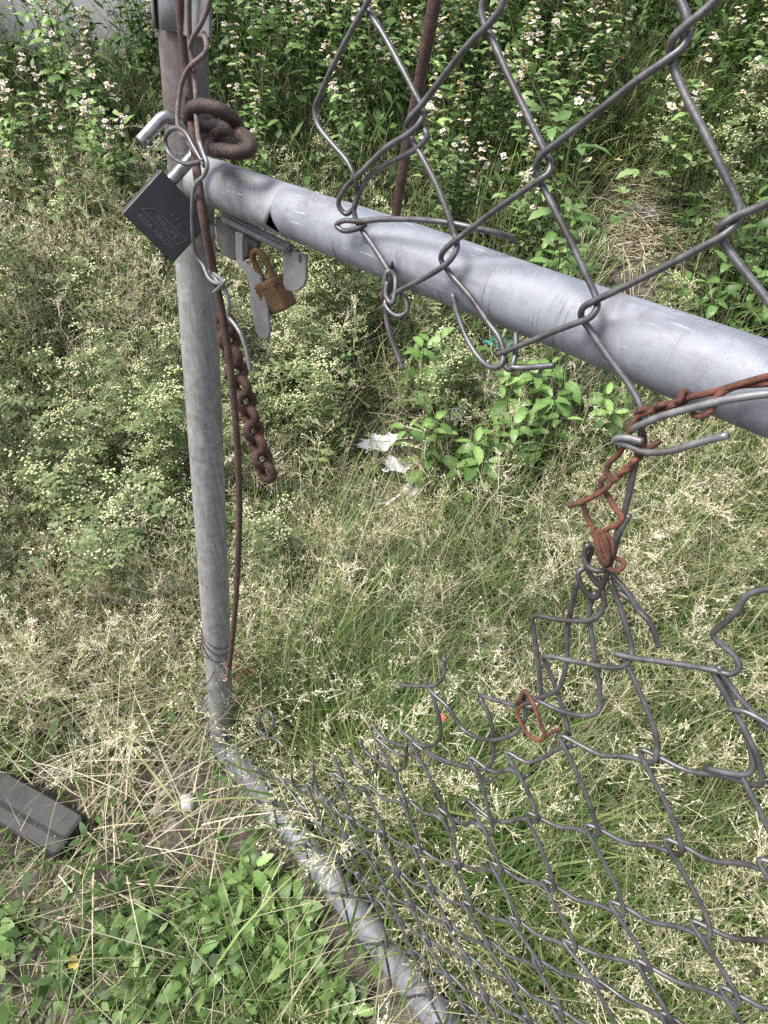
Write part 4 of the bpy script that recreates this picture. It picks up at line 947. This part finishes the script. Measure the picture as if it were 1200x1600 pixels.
# ---------------------------------------------------------------- weeds that can be told apart
class PB:
    def __init__(s): s.V = []; s.F = []; s.C = []
    def add(s, V, F, c):
        o = len(s.V); s.V.extend([np.asarray(v, float) for v in V]); s.F.extend([tuple(i+o for i in f) for f in F])
        s.C.extend(c if hasattr(c, '__len__') else [c]*len(V))
    def mesh(s, name, mats, midx=None):
        me = bpy.data.meshes.new(name); me.from_pydata([tuple(map(float, v)) for v in s.V], [], s.F)
        for q in (mats if isinstance(mats, list) else [mats]): me.materials.append(q)
        a = me.attributes.new('v', 'FLOAT', 'POINT'); a.data.foreach_set('value', np.asarray(s.C, dtype=np.float32))
        me.polygons.foreach_set('use_smooth', [True]*len(me.polygons))
        if midx: me.polygons.foreach_set('material_index', midx)
        me.update(); return me
def leafgeo(L, W, serr=0.08, fold=0.35, droop=0.5, n=9, rr=pr_, c=0.5, base_w=0.35):
    """ovate toothed leaf from the origin along +x, midrib folded, tip drooping"""
    V = []; F = []; C = []
    x = 0; z = 0
    for k in range(n+1):
        t = k/n
        if k > 0: ang = 0.25-droop*t*1.4; x += L/n*math.cos(ang); z += L/n*math.sin(ang)
        w = W/2*((t+0.02)**0.6)*((1-t)**0.8)*2.15*(base_w+(1-base_w))
        w *= (1+serr*(1 if k % 2 else -1)) if 0 < k < n else 1
        V += [(x-serr*0.2*L/n, -w, z+w*fold), (x, 0, z), (x-serr*0.2*L/n, w, z+w*fold)]
        C += [c, min(1, c+0.22), c]
    for k in range(n):
        o = k*3; F += [(o, o+3, o+4, o+1), (o+1, o+4, o+5, o+2)]
    return V, F, C
def rotm(az, el, roll=0.0):
    ca, sa = math.cos(az), math.sin(az); ce, se = math.cos(el), math.sin(el); cr_, sr = math.cos(roll), math.sin(roll)
    Rz = np.array([[ca, -sa, 0], [sa, ca, 0], [0, 0, 1]]); Ry = np.array([[ce, 0, -se], [0, 1, 0], [se, 0, ce]]); Rx = np.array([[1, 0, 0], [0, cr_, -sr], [0, sr, cr_]])
    return Rz@Ry@Rx
def place(pb, geo, p, R): pb.add([p+R@np.asarray(v) for v in geo[0]], geo[1], geo[2])
def stalk(pb, P, r, c=0.5, seg=4):
    V, F = tubegeo(P, r, seg, cap=False); pb.add(V, F, c)
def flower_mesh(rr, n=6, R=0.0145):
    pb = PB(); mi = []
    for k in range(n):
        a = 2*math.pi*k/n+rr.uniform(-.12, .12); l = R*rr.uniform(0.85, 1.1); w = R*0.62; dz = rr.uniform(-0.003, 0.002)
        d = np.array([math.cos(a), math.sin(a), 0]); sd = np.array([-d[1], d[0], 0])
        V = [d*0.003-sd*w*0.2, d*0.003+sd*w*0.2, d*l*0.6+sd*w*0.55+[0, 0, dz*.5], d*l+sd*w*0.32+[0, 0, dz], d*l*0.93+[0, 0, dz], d*l-sd*w*0.32+[0, 0, dz], d*l*0.6-sd*w*0.55+[0, 0, dz*.5]]
        pb.add(V, [(0, 1, 2, 6), (2, 3, 4), (2, 4, 6), (4, 5, 6)], rr.uniform(0.3, 1)); mi += [0]*4
    o = []; rd = R*0.30
    rings = [(rd, -0.001), (rd*0.95, 0.0022), (rd*0.55, 0.0042)]
    V = [np.array([q*math.cos(a), q*math.sin(a), z]) for q, z in rings for a in np.linspace(0, 6.283, 8, endpoint=False)]+[np.array([0, 0, 0.0048])]
    F = [(i*8+k, i*8+(k+1) % 8, (i+1)*8+(k+1) % 8, (i+1)*8+k) for i in range(2) for k in range(8)]+[(16+k, 16+(k+1) % 8, 24) for k in range(8)]
    pb.add(V, F, rr.uniform(0.2, 0.8)); mi += [1]*len(F)
    return pb.mesh('flower', [M['petal'], M['disk']], mi)
FL = [flower_mesh(pr_, pr_.choice((5, 6, 7)), pr_.uniform(0.0125, 0.0165)) for _ in range(5)]
def put(name, me, parent, loc=(0, 0, 0), rot=(0, 0, 0), sc=1.0):
    o = bpy.data.objects.new(name, me); COL.objects.link(o); o.parent = parent; o.location = loc; o.rotation_euler = rot; o.scale = (sc,)*3
    return o
def copy_tree(o, parent=None):
    c = o.copy(); COL.objects.link(c); c.parent = parent
    for chd in list(o.children): copy_tree(chd, c)
    return c

def daisy_weed(rr, H, nflo, joined=False):
    """upright weed with three-part toothed leaves and white daisies"""
    root = empty('flowering_weed'); st = PB(); fo = PB(); flowers = []
    def twig(p, az, el, L, depth):
        n = 5; P_ = [p]; a, e = az, el
        for k in range(n):
            a += rr.uniform(-.15, .15); e = e+(1.35-e)*0.18+rr.uniform(-.08, .08)
            P_.append(P_[-1]+np.array([math.cos(a)*math.cos(e), math.sin(a)*math.cos(e), math.sin(e)])*L/n)
        stalk(st, P_, list(np.linspace(0.0028 if depth == 0 else 0.0016, 0.0010, n+1)), rr.uniform(0.2, 0.8))
        for k in range(1, n+1):
            for sgn in (0, math.pi):
                if rr.random() < (0.92 if k < n else 0.6):
                    la = a+math.pi/2*(k % 2)+sgn+rr.uniform(-.4, .4); le = rr.uniform(-0.15, 0.55); pl_ = rr.uniform(0.012, 0.03)
                    d = np.array([math.cos(la)*math.cos(le), math.sin(la)*math.cos(le), math.sin(le)]); q = P_[k]+d*pl_
                    stalk(st, [P_[k], q], 0.0007, 0.5, 3)
                    S = rr.uniform(0.045, 0.085)*(1.0 if depth == 0 else 0.75); c = rr.betavariate(2, 2.2)
                    place(fo, leafgeo(S, S*0.52, 0.14, 0.3, rr.uniform(0.2, 0.9), 7, rr, c), q, rotm(la, le*0.6, rr.uniform(-.4, .4)))
                    if rr.random() < 0.7:
                        for s_ in (-1, 1): place(fo, leafgeo(S*0.62, S*0.33, 0.14, 0.3, 0.5, 6, rr, c), q-d*pl_*0.2, rotm(la+s_*rr.uniform(0.8, 1.2), le*0.5, rr.uniform(-.4, .4)))
        if depth == 0:
            for k in range(2, n+1):
                for b in range(rr.choice((1, 1, 2))): twig(P_[k], rr.uniform(0, 6.28), rr.uniform(0.6, 1.1), L*rr.uniform(0.28, 0.5), 1)
        flowers.append((P_[-1], a, e))
    twig(np.zeros(3), rr.uniform(0, 6.28), rr.uniform(1.1, 1.5), H, 0)
    rr.shuffle(flowers)
    bl_ = PB(); bmi = []
    if joined: flowers = [flowers[q % len(flowers)] for q in range(nflo)]
    for (p, a, e) in flowers[:nflo]:
        t = p+np.array([rr.uniform(-.015, .015), rr.uniform(-.015, .015), rr.uniform(0.05, 0.13)])
        stalk(st, [p, (p+t)/2+[0.004, 0, 0], t], 0.0008, 0.4, 3)
        if joined:
            fm = rr.choice(FL); Rf = rotm(rr.uniform(0, 6.28), rr.uniform(-.5, .5), rr.uniform(-.5, .5))*rr.uniform(0.6, 1.0)
            bl_.add([t+Rf@np.array(v.co) for v in fm.vertices], [tuple(f.vertices) for f in fm.polygons], 0.6); bmi += [f.material_index for f in fm.polygons]
            continue
        put('flower', rr.choice(FL), root, t, (rr.uniform(-.7, .3), rr.uniform(-.5, .5), rr.uniform(0, 6.28)), rr.uniform(0.8, 1.15))
    if joined: tag(put('blossoms', bl_.mesh('blossoms', [M['petal'], M['disk']], bmi), root), kind='stuff')
    put('stem', st.mesh('stem', M['stem']), root); put('foliage', fo.mesh('foliage', M['leaf']), root)
    return root
def cream_weed(rr, H):
    """feathery-leaved weed with flat sprays of tiny cream flower heads"""
    root = empty('feathery_weed'); st = PB(); fo = PB(); fl = PB()
    def feather(p, az, L):
        e = rr.uniform(0.1, 0.9); n = 4; c = rr.betavariate(2, 2); q = np.array(p)
        for k in range(n):
            d = np.array([math.cos(az)*math.cos(e), math.sin(az)*math.cos(e), math.sin(e)]); q2 = q+d*L/n; e -= 0.22
            sd = np.array([-math.sin(az), math.cos(az), 0]); w = 0.0008
            fo.add([q-sd*w, q+sd*w, q2+sd*w, q2-sd*w], [(0, 1, 2, 3)], c)
            for s_ in (-1, 1):
                l = L*0.30*math.sin(math.pi*(k+1.2)/(n+1.6))*rr.uniform(0.8, 1.2); dd = d*0.55+sd*s_*0.85+np.array([0, 0, rr.uniform(-.2, .3)]); dd /= np.linalg.norm(dd)
                nn = np.cross(dd, sd*s_+d*0.3); nn = np.cross(dd, [rr.uniform(-.3, .3), rr.uniform(-.3, .3), 1]); nn /= np.linalg.norm(nn); ww = l*0.2
                fo.add([q2, q2+dd*l*0.35+nn*ww*1.5, q2+dd*l*0.5+nn*ww*0.5, q2+dd*l*0.75+nn*ww*1.1, q2+dd*l, q2+dd*l*0.75-nn*ww*1.1, q2+dd*l*0.5-nn*ww*0.5, q2+dd*l*0.35-nn*ww*1.5], [(0, 1, 2, 6, 7), (2, 3, 4, 5, 6)], min(1, c+rr.uniform(-.1, .2)))
            q = q2
    def spray(p, L):
        for k in range(rr.randint(5, 8)):
            a = rr.uniform(0, 6.28); r = L*math.sqrt(rr.random()); t = p+np.array([r*math.cos(a), r*math.sin(a), L*rr.uniform(0.5, 0.95)-r*0.25])
            stalk(st, [p, t], 0.0005, 0.5, 3)
            R = rr.uniform(0.0022, 0.0034)
            for j in range(rr.randint(2, 4)):
                o = t+np.array([rr.uniform(-1, 1), rr.uniform(-1, 1), rr.uniform(-.6, .6)])*0.009
                V = [o+[R*math.cos(b), R*math.sin(b), 0] for b in np.linspace(0, 6.28, 6, endpoint=False)]+[o+[0, 0, R*0.8], o-[0, 0, R*0.8]]
                fl.add(V, [(b, (b+1) % 6, 6) for b in range(6)]+[((b+1) % 6, b, 7) for b in range(6)], rr.uniform(0.1, 1))
    def twig(p, az, el, L, depth):
        n = 4; P_ = [p]; a, e = az, el
        for k in range(n):
            a += rr.uniform(-.25, .25); e += (1.3-e)*0.2
            P_.append(P_[-1]+np.array([math.cos(a)*math.cos(e), math.sin(a)*math.cos(e), math.sin(e)])*L/n)
            for b in range(1 if (depth == 0 or rr.random() < 0.45) else 0): feather(P_[-1], rr.uniform(0, 6.28), rr.uniform(0.07, 0.14)*(1 if depth == 0 else 0.55))
        stalk(st, P_, list(np.linspace(0.0024 if depth == 0 else 0.0012, 0.0009, n+1)), 0.6)
        if depth < 2:
            for k in range(1, n+1):
                for b in range(rr.randint(1, 2)): twig(P_[k], rr.uniform(0, 6.28), rr.uniform(0.5, 1.1), L*rr.uniform(0.3, 0.45), depth+1) if depth == 0 or rr.random() < 0.35 else None
        spray(P_[-1], L*0.2 if depth == 0 else min(0.06, L*0.45))
    twig(np.zeros(3), rr.uniform(0, 6.28), rr.uniform(1.0, 1.5), H, 0)
    put('stem', st.mesh('stem', M['stem']), root); put('foliage', fo.mesh('foliage', M['fern']), root); tag(put('flower_heads', fl.mesh('flower_heads', M['cream']), root), kind='stuff')
    return root
LEAVES = []
for k in range(5):
    pb = PB(); S = 0.06; pb.add(*leafgeo(S, S*pr_.uniform(0.46, 0.66), 0.10, pr_.uniform(0.1, 0.35), pr_.uniform(0.2, 0.9), 11, pr_, pr_.uniform(0.2, 0.75))); LEAVES.append(pb.mesh('leaf', M['leaf_bright']))
def leafy_weed(rr, H, nstem=3, dark=False, low=False):
    """broad-leaved weed: every leaf its own piece"""
    root = empty('leafy_weed'); st = PB()
    for s_ in range(nstem):
        a = rr.uniform(0, 6.28); e = rr.uniform(0.5, 1.2) if low else rr.uniform(0.95, 1.45); h = H*rr.uniform(0.7, 1.1); n = 5; P_ = [np.array([rr.uniform(-.02, .02), rr.uniform(-.02, .02), 0])]
        for k in range(n):
            a += rr.uniform(-.2, .2); P_.append(P_[-1]+np.array([math.cos(a)*math.cos(e), math.sin(a)*math.cos(e), math.sin(e)])*h/n); e += rr.uniform(-.12, .12)
        stalk(st, P_, list(np.linspace(0.0030, 0.0012, n+1)), rr.uniform(0.2, 0.9), 5)
        for k in range(1, n+1):
            for sg in (0, math.pi) if k < n else (0, 1.6, 3.1, 4.7):
                la = a+math.pi/2*(k % 2)+sg+rr.uniform(-.3, .3); d = np.array([math.cos(la), math.sin(la), 0.25]); q = P_[k]+d*0.012
                stalk(st, [P_[k], q], 0.0009, 0.5, 3)
                sc = rr.uniform(0.75, 1.35)*(0.8 if k == n else 1.0)
                put('leaf', rr.choice(LEAVES), root, q, (rr.uniform(-.35, .35), rr.uniform(-0.5, 0.35), la), sc)
    put('stem', st.mesh('stem', M['stem_dark'] if dark else M['stem']), root)
    return root
def sink(root, P, rz, sc, tilt=(0, 0)):
    root.location = tuple(P); root.rotation_euler = (tilt[0], tilt[1], rz); root.scale = (sc,)*3
def populate(protos, spots, label, cat, group, rr, smin, smax):
    used = set()
    for i, p in enumerate(spots):
        k = rr.randrange(len(protos))
        if k in used: o = copy_tree(protos[k])
        else: o = protos[k]; used.add(k)
        sink(o, np.array(p)-[0, 0, 0.004], rr.uniform(0, 6.28), rr.uniform(smin, smax), (rr.uniform(-.15, .15), rr.uniform(-.15, .15)))
        sx_ = toscreen(np.array([p]))[0][0]
        tag(o, label(sx_) if callable(label) else label, cat, group)
    for k, o in enumerate(protos):
        if k not in used:
            for chd in list(o.children): bpy.data.objects.remove(chd)
            bpy.data.objects.remove(o)
def choose(n, weight, mind, far=5.2, power=0.9):
    """n spots on the soil by weight, kept apart by mind"""
    P_ = ground_points(9000, far, power); s_ = spot(P_); w_ = weight(s_, P_)
    P_ = P_[rng.uniform(0, 1, len(P_)) < w_]; out = []
    for p in P_:
        if all((p[0]-q[0])**2+(p[1]-q[1])**2 > mind**2 for q in out): out.append(p)
        if len(out) >= n: break
    return out
r1_ = random.Random(3)
DW = [daisy_weed(r1_, r1_.uniform(0.34, 0.52), r1_.randint(14, 22)) for _ in range(8)]
spots = choose(210, lambda s_, P_: np.clip(np.maximum(band(s_[:, 1], -400, 300, 30), 0.8*band(s_[:, 0], -400, 320, 30)*band(s_[:, 1], -400, 400, 30))*(1-np.maximum(win(s_), band(s_[:, 0], 890, 1075, 10)*band(s_[:, 1], 165, 640, 8)))*(1-0.8*band(s_[:, 0], 40, 245, 8)*band(s_[:, 1], -400, 165, 8))+0.5*blob(s_, 700, 330, 150, 80), 0, 1), 0.10, 5.2, 0.6)
def daisy_label(q):
    if q[0] < 265: return 'white-flowered daisy weed in the thicket before the whitewashed wall'
    if q[0] < 640: return 'white-flowered daisy weed on the bank between stile and rusty bar'
    return 'white-flowered daisy weed on the bank seen through the open diamonds'
near_ = [p for p in spots if np.linalg.norm(p-CAM) < 2.15]; far_ = [p for p in spots if np.linalg.norm(p-CAM) >= 2.15]
DF = [daisy_weed(r1_, r1_.uniform(0.34, 0.50), r1_.randint(38, 58), True) for _ in range(8)]
populate(DW, near_, daisy_label, 'weed', 'white-flowered weeds on the bank', r1_, 0.75, 1.1)
populate(DF, far_, daisy_label, 'weed', 'white-flowered weeds on the bank', r1_, 0.7, 1.05)
CW = [cream_weed(r1_, r1_.uniform(0.26, 0.42)) for _ in range(7)]
spots = choose(72, lambda s_, P_: np.clip(0.9*blob(s_, 150, 790, 240, 170)+0.9*blob(s_, 470, 650, 120, 140)+0.4*blob(s_, 1150, 480, 120, 110)+0.12*blob(s_, 450, 330, 150, 60), 0, 1)*(0.03+0.97*clump(P_, 9)**2)*(1-bare(s_)), 0.075, 4.0)
def cream_label(q):
    if q[0] < 320: return 'feathery weed with tiny cream flowers on the padlock side of the stile'
    if q[0] < 800: return 'feathery weed with tiny cream flowers beside the dangling rusty chain'
    return 'feathery weed with tiny cream flowers behind the near end of the rail'
populate(CW, spots, cream_label, 'weed', 'cream-flowered feathery weeds', r1_, 0.7, 1.25)
LW_ = [leafy_weed(r1_, r1_.uniform(0.22, 0.34), r1_.randint(2, 4), k % 3 == 0) for k in range(5)]
spots = [gp(*p) for p in ((675, 800), (715, 790), (745, 770), (790, 760), (830, 745), (870, 720), (650, 640), (720, 660), (785, 690), (840, 680), (905, 700))]
populate(LW_, spots, 'broad-leaved green weed in the clump under the cross rail by the litter', 'weed', 'broad-leaved weeds under the cross rail', r1_, 0.95, 1.25)
LW_ = [leafy_weed(r1_, r1_.uniform(0.22, 0.36), r1_.randint(3, 4)) for k in range(4)]
spots = [gp(*p) for p in ((1090, 560), (1140, 540), (1190, 560), (1230, 520), (1110, 480), (1170, 450), (870, 500), (850, 450), (1225, 430))]
populate(LW_, spots, 'broad-leaved green weed behind the near end of the cross rail', 'weed', 'broad-leaved weeds beside the straw patch', r1_, 0.85, 1.2)
LW_ = [leafy_weed(r1_, r1_.uniform(0.07, 0.12), r1_.randint(2, 3), low=True) for k in range(5)]
spots = [gp(*p) for p in ((130, 1490), (215, 1460), (310, 1440), (375, 1430), (330, 1530), (200, 1565), (20, 1470), (15, 1190), (425, 1415), (470, 1490), (430, 1560), (530, 1580))]
populate(LW_, spots, 'low creeping weed with round green leaves beside the bottom rail', 'weed', 'creeping weeds below the bottom rail', r1_, 0.42, 0.8)

# a tall daisy plant close behind the rail
td = daisy_weed(random.Random(12), 0.74, 9); sink(td, gp(862, 600), 1.0, 1.0)
tag(td, 'tall daisy weed in white and yellow flower close behind the cross rail', 'weed')

# ---------------------------------------------------------------- stones and litter
def lump(name, p, r, mat, label, cat, flat=0.7, seed=1, group=None):
    rr = random.Random(seed); bm = bmesh.new(); bmesh.ops.create_icosphere(bm, subdivisions=3, radius=1.0)
    ax_ = [Vector((rr.gauss(0, 1), rr.gauss(0, 1), rr.gauss(0, 1))).normalized() for _ in range(9)]; dd = [rr.uniform(0.62, 0.9) for _ in ax_]
    for v in bm.verts:
        for a_, d_ in zip(ax_, dd):
            e_ = v.co.dot(a_)
            if e_ > d_: v.co -= a_*(e_-d_)*0.85
        v.co = Vector((v.co.x*r, v.co.y*r*0.8, v.co.z*r*flat))
    me = bpy.data.meshes.new(name); bm.to_mesh(me); bm.free(); me.materials.append(mat)
    o = bpy.data.objects.new(name, me); COL.objects.link(o); o.location = tuple(p+np.array([0, 0, r*flat*0.45])); o.rotation_euler = (0, 0, rr.uniform(0, 6.28))
    return tag(o, label, cat, group)
lump('stone', gp(293, 1256), 0.020, M['white_plastic'], 'smooth white stone on the bare soil patch beside the stile foot', 'stone', 0.75, 2)
lump('stone', gp(424, 1396), 0.016, M['stone'], 'small grey stone under the creeping weeds by the bottom rail', 'stone', 0.8, 5)
for k, p in enumerate(((256, 1238), (248, 1265), (268, 1292))):
    lump('soil_lump', gp(*p), 0.011+0.004*(k % 3), M['kerb'], 'pale crumbled lump of dry earth on the bare soil patch', 'earth lump', 0.4, 20+k, 'earth lumps on the bare patch')
def scrap(name, c, su, sv, mat, label, cat, seed, lift=0.02, crumple=0.35):
    """crumpled thin sheet with folds"""
    rr = random.Random(seed); n = 15; V = []; az = rr.uniform(0, 3.14)
    folds = [(rr.uniform(0, 6.28), rr.uniform(-.3, .3), rr.uniform(0.4, 1.0)) for _ in range(7)]
    for i in range(n):
        for j in range(n):
            u = i/(n-1)-.5; w = j/(n-1)-.5; z = 0
            for a_, o_, k_ in folds: z += k_*abs(math.cos(a_)*u+math.sin(a_)*w-o_)
            u2 = u*su*(1+0.2*math.sin(j*0.9+seed)); w2 = w*sv*(1+0.25*math.sin(i*0.8+seed*2))
            V.append(np.array([u2*math.cos(az)-w2*math.sin(az), u2*math.sin(az)+w2*math.cos(az), lift+crumple*min(su, sv)*(0.55*z-0.5+rr.uniform(-.05, .05))])+c)
    F = [(i*n+j, (i+1)*n+j, (i+1)*n+j+1, i*n+j+1) for i in range(n-1) for j in range(n-1) if not ((i in (0, n-2) or j in (0, n-2)) and rr.random() < 0.35)]
    o = mk(name, V, F, mat, smooth=False); so_ = o.modifiers.new('thick', 'SOLIDIFY'); so_.thickness = 0.0008
    return tag(o, label, cat)
scrap('plastic_scrap', gp(592, 735), 0.12, 0.08, M['white_plastic'], 'crumpled white plastic scrap beside the leafy clump under the rail', 'litter', 1, 0.10)
scrap('plastic_scrap', gp(622, 765), 0.08, 0.06, M['white_plastic'], 'smaller torn white plastic scrap next to the crumpled one', 'litter', 2, 0.09)
scrap('plastic_scrap', gp(705, 690), 0.07, 0.04, M['white_plastic'], 'white plastic scrap half hidden under the leafy clump', 'litter', 3, 0.10)
scrap('plastic_scrap', gp(640, 800), 0.06, 0.045, M['grey_plastic'], 'bluish grey plastic scrap at the top of the bent plastic strip', 'litter', 8, 0.09)
scrap('plastic_scrap', gp(778, 560), 0.08, 0.07, M['teal_plastic'], 'turquoise plastic wrapper lying beyond the cross rail', 'litter', 4, 0.05)
scrap('plastic_scrap', gp(652, 735), 0.03, 0.02, M['red_plastic'], 'little red wrapper scrap under the leafy clump', 'litter', 5, 0.02)
scrap('plastic_scrap', gp(995, 340), 0.10, 0.05, M['grey_plastic'], 'pale grey plastic scrap on the straw patch beyond the rail', 'litter', 6, 0.02)
pk = [gp(603, 832), gp(625, 812), gp(648, 785), gp(662, 755)]
V = []; F = []
for i, p in enumerate(catmull(pk, 4)):
    for j in (-1, 0, 1): V.append(p+np.array([0.009*j, 0.004*j, 0.105+0.002*(1-j*j)+0.004*math.sin(i*1.1)]))
nn_ = len(V)//3
F = [(i*3+j, (i+1)*3+j, (i+1)*3+j+1, i*3+j+1) for i in range(nn_-1) for j in range(2)]
o = mk('plastic_strip', V, F, M['white_plastic']); so_ = o.modifiers.new('thick', 'SOLIDIFY'); so_.thickness = 0.001
tag(o, 'bent strip of pale grey plastic lying in the dry grass', 'litter')
wc = gp(383, 790); wd = gp(398, 765)-gp(362, 808); wd[2] = 0; wd /= np.linalg.norm(wd); wn = np.array([-wd[1], wd[0], 0])
extrude_poly('wood_chip', [wc+wd*a_+wn*b2+np.array([0, 0, 0.07]) for a_, b2 in ((-.06, -.008), (-.05, .012), (.01, .014), (.06, .008), (.05, -.012), (.0, -.01))], (0, 0, 1), 0.006, M['wood_chip'])
tag(bpy.data.objects['wood_chip'], 'pale splinter of wood on the ground behind the hanging chain', 'wood chip')
yl = PB(); yl.add(*leafgeo(0.028, 0.018, 0.02, 0.2, 0.4, 8, pr_, 0.6))
o = put('fallen_leaf', yl.mesh('fallen_leaf', M['yellow_leaf']), None, tuple(gp(132, 1525)+np.array([0, 0, 0.05])), (0.3, 0.2, 2.2))
tag(o, 'yellow fallen leaf among the weeds below the metal post', 'leaf')
fr = empty('red_blossom', tuple(gpl(690, 1122, 0.03))); fr.scale = (0.5, 0.5, 0.5)
FB = PB()
for k in range(7):
    a = 6.28*k/7; d = np.array([math.cos(a), math.sin(a), 0.3]); sd = np.array([-d[1], d[0], 0]); FB.add([d*0.001, d*0.006+sd*0.003, d*0.011, d*0.006-sd*0.003], [(0, 1, 2, 3)], 0.5)
put('petals', FB.mesh('petals', M['red_plastic']), fr); stp = PB(); stalk(stp, [np.zeros(3), np.array([0.01, 0.01, -0.12])], 0.0008, 0.5, 4); put('stem', stp.mesh('stem', M['stem']), fr)
tag(fr, 'tiny red blossom showing through the torn edge of the slack mesh', 'flower')
